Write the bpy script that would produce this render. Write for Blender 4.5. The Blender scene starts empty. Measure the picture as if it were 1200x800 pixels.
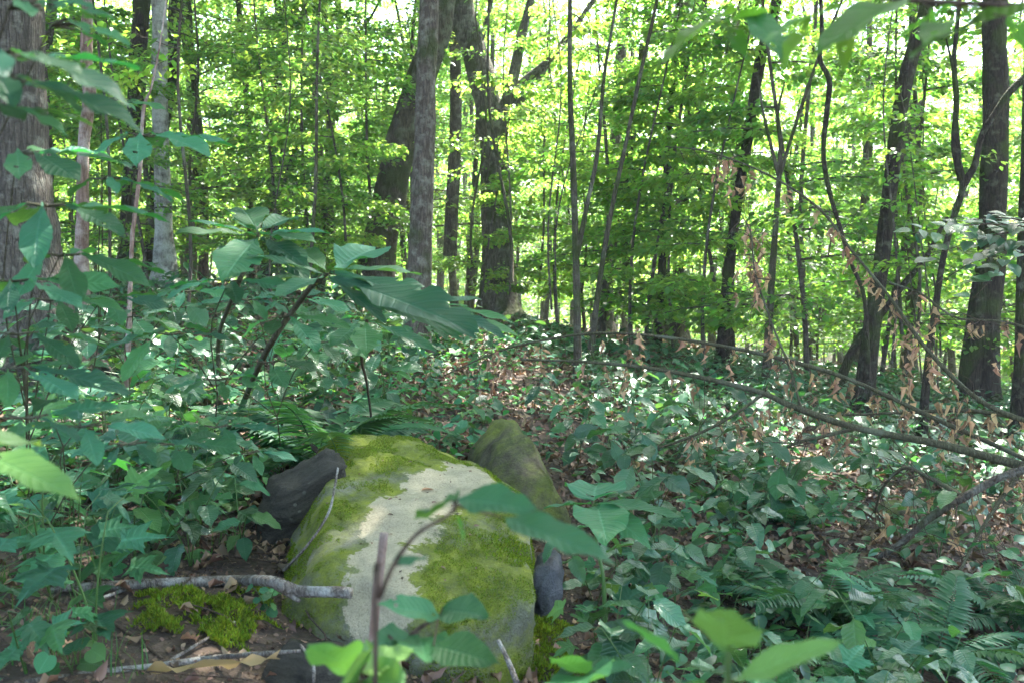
import bpy, math, random
import numpy as np
from mathutils import Vector, Matrix

R = math.radians
rng = np.random.default_rng(7)
random.seed(7)
SC = bpy.context.scene
COL = SC.collection

# ------------------------------------------------------------------ camera, sky, sun, exposure
CAM_H = 1.35
PITCH = R(3.0)
cam = bpy.data.cameras.new("camera")
cam.lens = 35.0
cam.sensor_width = 36.0
cam.clip_start = 0.05
cam.clip_end = 600
cam.dof.use_dof = True
cam.dof.focus_distance = 5.2
cam.dof.aperture_fstop = 5.6
co = bpy.data.objects.new("camera", cam)
co.location = (0, 0, CAM_H)
co.rotation_euler = (R(90) - PITCH, 0, 0)
COL.objects.link(co)
SC.camera = co

SUN_AZ, SUN_EL = R(28), R(57)       # azimuth from +Y towards +X
w = bpy.data.worlds.new("World")
SC.world = w
w.use_nodes = True
nt = w.node_tree
sky = nt.nodes.new("ShaderNodeTexSky")
sky.sky_type = 'NISHITA'
sky.sun_disc = False
sky.sun_elevation = SUN_EL
sky.sun_rotation = SUN_AZ
sky.dust_density = 2.0
bgn = nt.nodes["Background"]
nt.links.new(sky.outputs[0], bgn.inputs[0])
bgn.inputs[1].default_value = 0.15
sl = bpy.data.lights.new("sun", 'SUN')
sl.energy = 5.0
sl.angle = R(0.55)
sl.color = (1.0, 0.95, 0.86)
so = bpy.data.objects.new("sun", sl)
sv = Vector((math.sin(SUN_AZ) * math.cos(SUN_EL), math.cos(SUN_AZ) * math.cos(SUN_EL), math.sin(SUN_EL)))
so.rotation_euler = sv.to_track_quat('Z', 'Y').to_euler()
so.location = sv * 60
COL.objects.link(so)
SC.view_settings.view_transform = 'Standard'
SC.view_settings.look = 'None'
SC.view_settings.exposure = 3.02
SC.view_settings.gamma = 1.0
cy = SC.cycles
cy.max_bounces = 7
cy.diffuse_bounces = 4
cy.glossy_bounces = 2
cy.transmission_bounces = 4
cy.transparent_max_bounces = 4
cy.caustics_reflective = False
cy.caustics_refractive = False
cy.sample_clamp_indirect = 6
cy.use_denoising = True

# ------------------------------------------------------------------ pixel <-> world (photo is 1200 x 800)
FPX = 1200 * 35.0 / 36.0
def ray(px, py):
    cx, cyy = (px - 600) / FPX, (400 - py) / FPX
    return np.array([cx, math.cos(PITCH) + cyy * math.sin(PITCH), -math.sin(PITCH) + cyy * math.cos(PITCH)])
def P(px, py, d):
    r = ray(px, py)
    return np.array([0, 0, CAM_H]) + r * (d / r[1])

# ------------------------------------------------------------------ terrain
_ctl = []
for px, py, d in [(0, 800, 2.5), (300, 800, 2.6), (600, 800, 3.1), (900, 800, 3.4), (1200, 800, 3.6),
                  (0, 600, 4), (200, 600, 4.2), (0, 450, 7), (0, 385, 10), (0, 330, 14), (190, 327, 13),
                  (300, 690, 3.3), (500, 490, 6.5), (560, 425, 9), (600, 375, 15), (420, 362, 14.5),
                  (690, 650, 4.1), (700, 560, 5.2), (900, 650, 4.5), (900, 560, 6.4), (850, 480, 9.5),
                  (800, 415, 16), (1010, 482, 10), (1150, 480, 11), (1200, 650, 5), (1200, 560, 7), (1200, 455, 16),
                  (-400, 330, 10)]:
    _ctl.append(P(px, py, d))
for x, y, z in [(-12, 0, 1.2), (-3, -2, .6), (0, 0, .3), (4, -2, -.2), (12, 0, -1.2), (-9, 26, 1.7), (0, 26, .6), (8, 26, -.8),
                (18, 20, -2.2), (-30, 20, 3), (-20, 50, 1.2), (0, 50, -.6), (22, 50, -3), (-40, 100, 1), (0, 100, -2), (45, 100, -4),
                (45, 10, -4), (-60, -30, 3), (60, -30, -4), (0, -30, -.3), (-120, 160, 2), (120, 160, -5)]:
    _ctl.append(np.array([x, y, z], float))
_ctl = np.array(_ctl)
def _phi(r):
    return r
_A = _phi(np.linalg.norm(_ctl[:, None, :2] - _ctl[None, :, :2], axis=2))
_n = len(_ctl)
_M = np.zeros((_n + 3, _n + 3))
_M[:_n, :_n] = _A - 0.6 * np.eye(_n)
_M[:_n, _n] = 1; _M[:_n, _n + 1:_n + 3] = _ctl[:, :2]
_M[_n, :_n] = 1; _M[_n + 1:_n + 3, :_n] = _ctl[:, :2].T
_W = np.linalg.solve(_M, np.concatenate([_ctl[:, 2], [0, 0, 0]]))
def H(x, y):
    x = np.asarray(x, float); y = np.asarray(y, float)
    sh = x.shape
    xf, yf = x.ravel(), y.ravel()
    out = np.empty(len(xf))
    for i in range(0, len(xf), 20000):
        a, b = xf[i:i + 20000], yf[i:i + 20000]
        r = np.hypot(a[:, None] - _ctl[None, :, 0], b[:, None] - _ctl[None, :, 1])
        out[i:i + 20000] = _phi(r) @ _W[:_n] + _W[_n] + _W[_n + 1] * a + _W[_n + 2] * b
    out += .035 * np.sin(xf * 2.1 + 1.3 * np.sin(yf * 1.7)) * np.cos(yf * 1.9 + .8) + .015 * np.sin(xf * 5.3 + yf * 2.2) * np.sin(yf * 6.1 - xf)
    return out.reshape(sh)
def h(x, y):
    return float(H(np.array([x]), np.array([y]))[0])
def G(px, py, far=60):
    r = ray(px, py)
    t = np.linspace(1.2, far, 1500)
    z = CAM_H + r[2] * t / r[1]
    g = H(r[0] * t / r[1], t)
    k = np.nonzero(z < g)[0]
    d = t[k[0]] if len(k) else far
    return np.array([r[0] / r[1] * d, d, h(r[0] / r[1] * d, d)])

# ------------------------------------------------------------------ materials
def new_mat(name):
    m = bpy.data.materials.new(name)
    m.use_nodes = True
    m.node_tree.nodes.clear()
    return m, m.node_tree
class N:
    def __init__(s, nt): s.nt = nt
    def __call__(s, t, **kw):
        n = s.nt.nodes.new("ShaderNode" + t)
        for k, v in kw.items():
            if k.startswith("i_"):
                key = k[2:]
                key = int(key) if key.isdigit() else key.replace("_", " ")
                if isinstance(v, bpy.types.NodeSocket): s.nt.links.new(v, n.inputs[key])
                else: n.inputs[key].default_value = v
            else: setattr(n, k, v)
        return n
    def ramp(s, fac, stops):
        n = s.nt.nodes.new("ShaderNodeValToRGB")
        s.nt.links.new(fac, n.inputs[0])
        el = n.color_ramp.elements
        while len(el) > 1: el.remove(el[0])
        el[0].position = stops[0][0]; el[0].color = (*stops[0][1], 1)
        for p, c in stops[1:]:
            e = el.new(p); e.color = (*c, 1)
        return n.outputs[0]
    def mix(s, fac, a, b, mode='MIX'):
        n = s.nt.nodes.new("ShaderNodeMix"); n.data_type = 'RGBA'; n.blend_type = mode
        for sock, v in ((n.inputs[0], fac), (n.inputs[6], a), (n.inputs[7], b)):
            if isinstance(v, bpy.types.NodeSocket): s.nt.links.new(v, sock)
            else: sock.default_value = v if not isinstance(v, tuple) else (*v, 1)[:4]
        return n.outputs[2]
    def math(s, op, a, b=0.0, clamp=False):
        n = s.nt.nodes.new("ShaderNodeMath"); n.operation = op; n.use_clamp = clamp
        for sock, v in ((n.inputs[0], a), (n.inputs[1], b)):
            if isinstance(v, bpy.types.NodeSocket): s.nt.links.new(v, sock)
            else: sock.default_value = v
        return n.outputs[0]

def leaf_mat(name, base, trans, rough=.42, tfac=.4, veins=0.0, hue=.03, val=.35, spots=0.0, spec=.5, sc=1.0):
    """green leaf: front reflection plus light passing through; per-leaf variation from the mesh attribute 'var' and the object"""
    m, nt = new_mat(name); n = N(nt)
    at = n('Attribute', attribute_name='var')
    oi = n('ObjectInfo')
    v = n.math('FRACT', n.math('ADD', at.outputs['Fac'], oi.outputs['Random']))
    hs = n('HueSaturation')
    nt.links.new(n.math('ADD', n.math('MULTIPLY', v, hue * 2), .5 - hue), hs.inputs['Hue'])
    v2 = n.math('FRACT', n.math('MULTIPLY', v, 7.31))
    nt.links.new(n.math('ADD', n.math('MULTIPLY', v2, val * 2), 1 - val), hs.inputs['Value'])
    hs.inputs['Saturation'].default_value = 1.0
    tc = n('TexCoord')
    nz = n('TexNoise', i_Vector=tc.outputs['Object'], i_Scale=14.0 * sc, i_Detail=3.0)
    col = n.mix(n.math('MULTIPLY', nz.outputs[0], .5), tuple(base), tuple(c * f for c, f in zip(base, (1.5, 1.35, 1.1))))
    bump = None
    if veins:
        uv = n('UVMap')
        sx = n('SeparateXYZ', i_Vector=uv.outputs[0])
        au = n.math('ABSOLUTE', sx.outputs[0])
        ph = n.math('SUBTRACT', sx.outputs[1], n.math('MULTIPLY', au, .28))
        fr = n.math('ABSOLUTE', n.math('SUBTRACT', n.math('FRACT', n.math('MULTIPLY', ph, 11.0)), .5))
        side = n.math('SUBTRACT', 1.0, n.math('MULTIPLY', fr, 9.0), True)
        mid = n.math('SUBTRACT', 1.0, n.math('MULTIPLY', au, 22.0), True)
        vv = n.math('MAXIMUM', n.math('MULTIPLY', side, .6), mid)
        col = n.mix(n.math('MULTIPLY', vv, veins), col, tuple(min(1, c * 1.9 + .02) for c in base))
        quilt = n.math('SINE', n.math('MULTIPLY', ph, 69.0))
        hgt = n.math('SUBTRACT', n.math('MULTIPLY', quilt, .35), vv)
        bump = n('Bump', i_Strength=.5, i_Distance=.004)
        nt.links.new(hgt, bump.inputs['Height'])
    if spots:
        sp = n('TexNoise', i_Vector=tc.outputs['Object'], i_Scale=40.0, i_Detail=2.0)
        f = n.ramp(sp.outputs[0], [(.66, (0, 0, 0)), (.72, (1, 1, 1))])
        col = n.mix(n.math('MULTIPLY', f, spots), col, (.10, .07, .02))
    nt.links.new(col, hs.inputs['Color'])
    p = n('BsdfPrincipled', i_Roughness=rough)
    p.inputs['Specular IOR Level'].default_value = spec
    nt.links.new(hs.outputs[0], p.inputs['Base Color'])
    hs2 = n('HueSaturation', i_Saturation=1.0)
    hs2.inputs['Color'].default_value = (*trans, 1)
    nt.links.new(hs.inputs['Hue'].links[0].from_socket, hs2.inputs['Hue'])
    nt.links.new(hs.inputs['Value'].links[0].from_socket, hs2.inputs['Value'])
    t = n('BsdfTranslucent'); nt.links.new(hs2.outputs[0], t.inputs[0])
    if bump:
        nt.links.new(bump.outputs[0], p.inputs['Normal'])
    mx = n('MixShader'); mx.inputs[0].default_value = tfac
    nt.links.new(p.outputs[0], mx.inputs[1]); nt.links.new(t.outputs[0], mx.inputs[2])
    o = n('OutputMaterial'); nt.links.new(mx.outputs[0], o.inputs[0])
    return m

def bark_mat(name, dark, light, patch=None, pamt=.5, scale=1.0, bump=.6, moss=0.0, pscale=5.0):
    m, nt = new_mat(name); n = N(nt)
    tc = n('TexCoord')
    mp = n('Mapping', i_Vector=tc.outputs['Object']); mp.inputs['Scale'].default_value = (14 * scale, 14 * scale, 2.2 * scale)
    nz = n('TexNoise', i_Vector=mp.outputs[0], i_Scale=1.6, i_Detail=8.0, i_Roughness=.7, i_Distortion=.6)
    vo = n('TexVoronoi', i_Vector=mp.outputs[0], i_Scale=2.2, feature='DISTANCE_TO_EDGE')
    crack = n.ramp(vo.outputs['Distance'], [(0, (0, 0, 0)), (.16, (1, 1, 1))])
    f = n.math('MULTIPLY', n.ramp(nz.outputs[0], [(.3, (0, 0, 0)), (.7, (1, 1, 1))]), n.math('ADD', n.math('MULTIPLY', crack, .85), .15))
    col = n.mix(f, tuple(dark), tuple(light))
    if patch:
        pn = n('TexNoise', i_Vector=tc.outputs['Object'], i_Scale=pscale, i_Detail=5.0, i_Roughness=.6)
        pf = n.ramp(pn.outputs[0], [(.60 - .3 * pamt, (0, 0, 0)), (.76 - .28 * pamt, (1, 1, 1))])
        col = n.mix(n.math('MULTIPLY', pf, .85), col, tuple(patch))
    if moss:
        mn = n('TexNoise', i_Vector=tc.outputs['Object'], i_Scale=3.0, i_Detail=6.0)
        mf = n.ramp(mn.outputs[0], [(.62 - .3 * moss, (0, 0, 0)), (.75 - .3 * moss, (1, 1, 1))])
        col = n.mix(n.math('MULTIPLY', mf, .8), col, (.05, .075, .015))
    p = n('BsdfPrincipled', i_Roughness=.9)
    p.inputs['Specular IOR Level'].default_value = .25
    nt.links.new(col, p.inputs['Base Color'])
    b = n('Bump', i_Strength=min(1, bump * 1.5), i_Distance=.035); fg = n('TexNoise', i_Vector=tc.outputs['Object'], i_Scale=60.0 * scale, i_Detail=4.0, i_Roughness=.7)
    nt.links.new(n.math('ADD', f, n.math('MULTIPLY', fg.outputs[0], .35)), b.inputs['Height']); nt.links.new(b.outputs[0], p.inputs['Normal'])
    nt.links.new(n.mix(n.ramp(fg.outputs[0], [(.35, (.55, .55, .55)), (.55, (0, 0, 0))]), col, n.mix(1.0, col, (.45, .43, .42), 'MULTIPLY')), p.inputs['Base Color'])
    o = n('OutputMaterial'); nt.links.new(p.outputs[0], o.inputs[0])
    return m

M = {}
M['far_leaf'] = leaf_mat('far_leaf', (.05, .125, .022), (.37, .66, .07), tfac=.52, hue=.03, val=.35)
M['far_leaf_pale'] = leaf_mat('far_leaf_pale', (.07, .15, .03), (.46, .74, .11), tfac=.52, hue=.03, val=.3)
M['far_leaf_deep'] = leaf_mat('far_leaf_deep', (.045, .12, .022), (.28, .56, .07), tfac=.5, hue=.03, val=.35)
M['canopy_leaf'] = leaf_mat('canopy_leaf', (.04, .10, .02), (.28, .48, .05), tfac=.4)
M['big_leaf'] = leaf_mat('big_leaf', (.034, .122, .062), (.10, .34, .05), rough=.52, tfac=.3, veins=.65, hue=.035, val=.42, spots=.5, spec=.22)
M['big_leaf_light'] = leaf_mat('big_leaf_light', (.06, .17, .055), (.16, .40, .05), rough=.5, tfac=.3, veins=.5, hue=.02, val=.3, spots=.4, spec=.25)
M['shrub_leaf'] = leaf_mat('shrub_leaf', (.030, .10, .048), (.12, .34, .05), rough=.30, tfac=.22, veins=.4, hue=.035, val=.45, spots=.4, spec=.62)
M['seedling_leaf'] = leaf_mat('seedling_leaf', (.042, .14, .052), (.14, .40, .05), rough=.5, tfac=.3, veins=.5, hue=.055, val=.55, spots=.4, spec=.25)
M['yellow_leaf'] = leaf_mat('yellow_leaf', (.10, .22, .055), (.18, .36, .06), rough=.5, tfac=.3, veins=.5, hue=.01, val=.1, spec=.35)
M['overhang_leaf'] = leaf_mat('overhang_leaf', (.05, .14, .03), (.20, .48, .03), rough=.4, tfac=.5, veins=.3, hue=.02, val=.2)
M['fern'] = leaf_mat('fern_green', (.03, .105, .05), (.10, .30, .05), rough=.5, tfac=.25, hue=.03, val=.35, spec=.25)
M['grass'] = leaf_mat('grass_green', (.05, .13, .03), (.15, .35, .05), rough=.5, tfac=.3, hue=.03, val=.3)
M['dead_leaf'] = leaf_mat('dead_leaf', (.38, .255, .16), (.46, .30, .16), rough=.75, tfac=.35, hue=.025, val=.45, spec=.2)
M['litter'] = leaf_mat('litter_leaf', (.17, .11, .075), (.20, .10, .05), rough=.55, tfac=.12, hue=.025, val=.6, spec=.45)
M['moss'] = leaf_mat('moss_tuft', (.125, .185, .014), (.22, .32, .02), rough=.8, tfac=.3, hue=.035, val=.55, spec=.2)
M['bark_grey'] = bark_mat('bark_grey', (.05, .042, .034), (.20, .17, .14), patch=(.25, .24, .20), pamt=.25, pscale=11)
M['bark_mottled'] = bark_mat('bark_mottled', (.07, .055, .045), (.24, .20, .16), patch=(.28, .27, .22), pamt=.4, scale=1.2, moss=.3, pscale=13)
M['bark_pale'] = bark_mat('bark_pale', (.09, .085, .075), (.33, .32, .29), patch=(.44, .45, .41), pamt=.7, bump=.3, pscale=7)
M['bark_dark'] = bark_mat('bark_dark', (.016, .012, .009), (.08, .063, .044), patch=(.14, .15, .10), pamt=.2, moss=.45, pscale=11)
M['bark_mid'] = bark_mat('bark_mid', (.045, .038, .028), (.18, .15, .11), patch=(.20, .21, .15), pamt=.35, moss=.5)
M['bark_old'] = bark_mat('bark_old', (.055, .05, .04), (.22, .205, .165), patch=(.26, .27, .21), pamt=.35, moss=.42, pscale=9)
M['bark_rosy'] = bark_mat('bark_rosy', (.12, .07, .05), (.40, .27, .22), patch=(.5, .42, .38), pamt=.5, bump=.3)
M['twig'] = bark_mat('twig_bark', (.05, .035, .025), (.16, .11, .08), scale=3, bump=.3)
M['twig_green'] = bark_mat('green_branch_bark', (.04, .037, .02), (.15, .14, .08), patch=(.15, .16, .11), pamt=.25, scale=3, bump=.3)
M['stick'] = bark_mat('stick_bark', (.08, .065, .055), (.30, .265, .23), patch=(.42, .42, .39), pamt=.45, scale=2.5, bump=.4, pscale=16)
M['stem'] = leaf_mat('stem_green', (.06, .12, .03), (.1, .2, .03), tfac=.1, hue=.02, val=.2)

def ground_mat():
    m, nt = new_mat('leaf_litter_soil'); n = N(nt)
    tc = n('TexCoord')
    a = n('TexNoise', i_Vector=tc.outputs['Object'], i_Scale=1.2, i_Detail=6.0)
    v = n('TexVoronoi', i_Vector=tc.outputs['Object'], i_Scale=16.0, i_Randomness=1.0)
    c = n.ramp(v.outputs['Color'], [(0, (.03, .02, .015)), (.5, (.07, .045, .03)), (1, (.15, .10, .07))])
    s = n('TexNoise', i_Vector=tc.outputs['Object'], i_Scale=50.0, i_Detail=5.0)
    soil = n.ramp(s.outputs[0], [(.3, (.018, .012, .009)), (.7, (.07, .045, .032))])
    f = n.ramp(a.outputs[0], [(.4, (0, 0, 0)), (.6, (1, 1, 1))])
    col = n.mix(f, soil, c)
    p = n('BsdfPrincipled', i_Roughness=.9); nt.links.new(col, p.inputs['Base Color'])
    b = n('Bump', i_Strength=.7, i_Distance=.03)
    nt.links.new(n.math('ADD', v.outputs['Distance'], s.outputs[0]), b.inputs['Height'])
    nt.links.new(b.outputs[0], p.inputs['Normal'])
    o = n('OutputMaterial'); nt.links.new(p.outputs[0], o.inputs[0])
    return m
M['ground'] = ground_mat()

def smin(n, a, b):
    m_ = n('Math', operation='SMOOTH_MIN')
    n.nt.links.new(a, m_.inputs[0]); n.nt.links.new(b, m_.inputs[1]); m_.inputs[2].default_value = .45
    return m_.outputs[0]
def rock_mat(name, bare, dark, green, mossy=.5, scar=None, strata=False):
    """rock with lichen and thin moss; scar = list of (x,y,z,r) spots in object space where the pale stone lies bare"""
    m, nt = new_mat(name); n = N(nt)
    tc = n('TexCoord')
    big = n('TexNoise', i_Vector=tc.outputs['Object'], i_Scale=2.6, i_Detail=7.0, i_Roughness=.62, i_Distortion=.4)
    fine = n('TexNoise', i_Vector=tc.outputs['Object'], i_Scale=38.0, i_Detail=8.0, i_Roughness=.75)
    mid = n('TexNoise', i_Vector=tc.outputs['Object'], i_Scale=9.0, i_Detail=6.0, i_Roughness=.7)
    if strata:
        mp = n('Mapping', i_Vector=tc.outputs['Object']); mp.inputs['Scale'].default_value = (2, 2, 22)
        mid = n('TexNoise', i_Vector=mp.outputs[0], i_Scale=2.0, i_Detail=7.0, i_Roughness=.7)
    stone = n.mix(n.ramp(mid.outputs[0], [(.35, (0, 0, 0)), (.65, (1, 1, 1))]), tuple(dark), tuple(bare))
    stone = n.mix(n.math('MULTIPLY', fine.outputs[0], .35), stone, tuple(c * .55 for c in dark))
    g = n.mix(n.ramp(mid.outputs[0], [(.32, (0, 0, 0)), (.68, (1, 1, 1))]), tuple(c * f for c, f in zip(green, (.42, .45, .9))), tuple(c * f for c, f in zip(green, (1.4, 1.3, 1.1))))
    g = n.mix(n.ramp(fine.outputs[0], [(.5, (0, 0, 0)), (.75, (.4, .4, .4))]), g, (.33, .35, .15))
    geo = n('NewGeometry')
    up = n('SeparateXYZ', i_Vector=geo.outputs['Normal'])
    mf = n.math('ADD', big.outputs[0], n.math('ADD', n.math('MULTIPLY', up.outputs[2], .12), n.math('MULTIPLY', n.math('SUBTRACT', fine.outputs[0], .5), .35)))
    mf = n.ramp(mf, [(.86 - .5 * mossy, (0, 0, 0)), (1.02 - .5 * mossy, (1, 1, 1))])
    col = n.mix(mf, stone, g)
    if scar:
        tot = None
        wn = n('TexNoise', i_Vector=tc.outputs['Object'], i_Scale=7.0, i_Detail=6.0, i_Roughness=.7)
        for (x, y, z, r) in scar:
            vm = n('VectorMath', operation='DISTANCE'); nt.links.new(tc.outputs['Object'], vm.inputs[0]); vm.inputs[1].default_value = (x, y, z)
            d = n.math('DIVIDE', vm.outputs['Value'], r)
            tot = d if tot is None else smin(n, tot, d)
        d = n.math('ADD', tot, n.math('MULTIPLY', n.math('SUBTRACT', wn.outputs[0], .5), 2.2))
        sf = n.ramp(d, [(.90, (1, 1, 1)), (.98, (.0, .0, .0))])
        pale = n.mix(n.ramp(mid.outputs[0], [(.35, (0, 0, 0)), (.65, (1, 1, 1))]), (.42, .37, .255), (.62, .54, .37))
        pale = n.mix(n.ramp(fine.outputs[0], [(.55, (0, 0, 0)), (.75, (.6, .6, .6))]), pale, (.24, .21, .13))
        col = n.mix(sf, col, pale)
    vl = n('TexVoronoi', i_Vector=tc.outputs['Object'], i_Scale=26.0, i_Randomness=1.0)
    lm_ = n('TexNoise', i_Vector=tc.outputs['Object'], i_Scale=4.0, i_Detail=3.0)
    lich = n.math('MULTIPLY', n.ramp(vl.outputs['Distance'], [(.16, (1, 1, 1)), (.24, (0, 0, 0))]), n.ramp(lm_.outputs[0], [(.56, (0, 0, 0)), (.66, (.4, .4, .4))]))
    col = n.mix(lich, col, (.27, .29, .22))
    grain = n('TexNoise', i_Vector=tc.outputs['Object'], i_Scale=170.0, i_Detail=3.0, i_Roughness=.8)
    col = n.mix(n.ramp(grain.outputs[0], [(.36, (.55, .55, .55)), (.5, (0, 0, 0))]), col, n.mix(1.0, col, (.42, .40, .38), 'MULTIPLY'))
    pit = n('TexNoise', i_Vector=tc.outputs['Object'], i_Scale=15.0, i_Detail=8.0, i_Roughness=.8)
    col = n.mix(n.ramp(pit.outputs[0], [(.30, (.8, .8, .8)), (.40, (0, 0, 0))]), col, n.mix(1.0, col, (.35, .36, .33), 'MULTIPLY'))
    p = n('BsdfPrincipled', i_Roughness=.88); p.inputs['Specular IOR Level'].default_value = .3
    nt.links.new(col, p.inputs['Base Color'])
    b = n('Bump', i_Strength=.9, i_Distance=.03)
    nt.links.new(n.math('ADD', n.math('ADD', n.math('MULTIPLY', grain.outputs[0], .25), n.math('MULTIPLY', fine.outputs[0], .6)), n.math('ADD', mid.outputs[0], pit.outputs[0])), b.inputs['Height'])
    nt.links.new(b.outputs[0], p.inputs['Normal'])
    o = n('OutputMaterial'); nt.links.new(p.outputs[0], o.inputs[0])
    return m

# ------------------------------------------------------------------ mesh helpers
def mesh(name, V, Fs, mat, uv=None, var=None, smooth=True):
    """V (n,3); Fs: array (m,k) or list of such arrays"""
    if isinstance(Fs, np.ndarray): Fs = [Fs]
    Fs = [f for f in Fs if len(f)]
    me = bpy.data.meshes.new(name)
    me.vertices.add(len(V))
    me.vertices.foreach_set('co', np.asarray(V, np.float32).ravel())
    loops = np.concatenate([f.ravel() for f in Fs]).astype(np.int32)
    tot = np.concatenate([np.full(len(f), f.shape[1]) for f in Fs]).astype(np.int32)
    st = np.concatenate([[0], np.cumsum(tot)[:-1]]).astype(np.int32)
    me.loops.add(len(loops)); me.loops.foreach_set('vertex_index', loops)
    me.polygons.add(len(tot)); me.polygons.foreach_set('loop_start', st)
    me.polygons.foreach_set('loop_total', tot)
    me.polygons.foreach_set('use_smooth', np.full(len(tot), smooth))
    if uv is not None:
        l = me.uv_layers.new(name='UVMap')
        l.data.foreach_set('uv', np.asarray(uv, np.float32)[loops].ravel())
    a = me.attributes.new('var', 'FLOAT', 'POINT')
    a.data.foreach_set('value', np.asarray(var if var is not None else np.zeros(len(V)), np.float32))
    me.materials.append(mat)
    me.update(calc_edges=True)
    return me

def join(parts):
    """parts: list of (V, [faces...]) -> V, faces lists by size"""
    Vs, by, o = [], {}, 0
    for V, Fs in parts:
        if isinstance(Fs, np.ndarray): Fs = [Fs]
        for f in Fs:
            if len(f): by.setdefault(f.shape[1], []).append(f + o)
        Vs.append(V); o += len(V)
    return np.concatenate(Vs), [np.concatenate(v) for v in by.values()]

def tube(pts, rad, seg=8, rough=0.0, seed=0, cap=True):
    pts = np.asarray(pts, float); rad = np.asarray(rad, float)
    n = len(pts)
    T = np.gradient(pts, axis=0); T /= np.linalg.norm(T, axis=1, keepdims=True) + 1e-9
    ref = np.array([1., 0, 0]) if abs(T[:, 0]).mean() < .8 else np.array([0, 1., 0])
    A = np.cross(T, ref); A /= np.linalg.norm(A, axis=1, keepdims=True)
    B = np.cross(T, A)
    th = np.arange(seg) * 2 * math.pi / seg
    rr = rad[:, None] * np.ones(seg)
    if rough:
        g = np.random.default_rng(seed)
        ph = g.uniform(0, 6.28, 4)
        t = np.linspace(0, 1, n)[:, None] * n * .35
        rr = rr * (1 + rough * (np.sin(3 * th + ph[0] + t) * .5 + np.sin(2 * th + ph[1] - t * 1.7) * .5 + g.uniform(-.5, .5, rr.shape) * .6))
    V = pts[:, None, :] + rr[..., None] * (np.cos(th)[None, :, None] * A[:, None, :] + np.sin(th)[None, :, None] * B[:, None, :])
    V = V.reshape(-1, 3)
    i = np.arange(n - 1)[:, None] * seg; j = np.arange(seg)[None, :]; k = (j + 1) % seg
    F = np.stack([i + j, i + k, i + seg + k, i + seg + j], -1).reshape(-1, 4)
    if cap:
        V = np.concatenate([V, pts[:1], pts[-1:]])
        a, b = len(V) - 2, len(V) - 1
        jj = np.arange(seg); kk = (jj + 1) % seg
        c1 = np.stack([np.full(seg, a), kk, jj], -1)
        c2 = np.stack([np.full(seg, b), (n - 1) * seg + jj, (n - 1) * seg + kk], -1)
        return V, [F, c1, c2]
    return V, [F]

def smooth_path(pts, n):
    """Catmull-Rom through pts"""
    pts = np.asarray(pts, float)
    if len(pts) < 3:
        t = np.linspace(0, 1, n)[:, None]
        return pts[0] * (1 - t) + pts[-1] * t
    p = np.concatenate([[2 * pts[0] - pts[1]], pts, [2 * pts[-1] - pts[-2]]])
    u = np.linspace(0, len(pts) - 1 - 1e-6, n)
    i = u.astype(int); t = (u - i)[:, None]
    p0, p1, p2, p3 = p[i], p[i + 1], p[i + 2], p[i + 3]
    return .5 * (2 * p1 + (p2 - p0) * t + (2 * p0 - 5 * p1 + 4 * p2 - p3) * t ** 2 + (3 * p1 - p0 - 3 * p2 + p3) * t ** 3)

def rots(az, pitch, roll):
    """rotation whose local +Y points along az (from +Y towards +X), raised by pitch, rolled about its length"""
    az, pitch, roll = np.broadcast_arrays(np.asarray(az, float), np.asarray(pitch, float), np.asarray(roll, float))
    Y = np.stack([np.sin(az) * np.cos(pitch), np.cos(az) * np.cos(pitch), np.sin(pitch)], -1)
    X0 = np.stack([np.cos(az), -np.sin(az), np.zeros_like(az)], -1)
    Z0 = np.cross(X0, Y)
    c, s = np.cos(roll)[..., None], np.sin(roll)[..., None]
    X = X0 * c + Z0 * s
    Z = Z0 * c - X0 * s
    return np.stack([X, Y, Z], -1)          # columns

def scatter(tpl, org, rot, scale, var=None):
    V, Fs = tpl[0], tpl[1]
    n, k = len(org), len(V)
    W = np.einsum('nij,kj->nki', rot, V) * np.asarray(scale).reshape(-1, 1, 1) + org[:, None, :]
    off = (np.arange(n) * k)[:, None, None]
    F = [(f[None] + off).reshape(-1, f.shape[1]) for f in Fs]
    vv = np.repeat(var if var is not None else rng.random(n), k)
    uv = np.tile(tpl[2], (n, 1)) if len(tpl) > 2 else None
    return W.reshape(-1, 3), F, vv, uv

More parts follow.
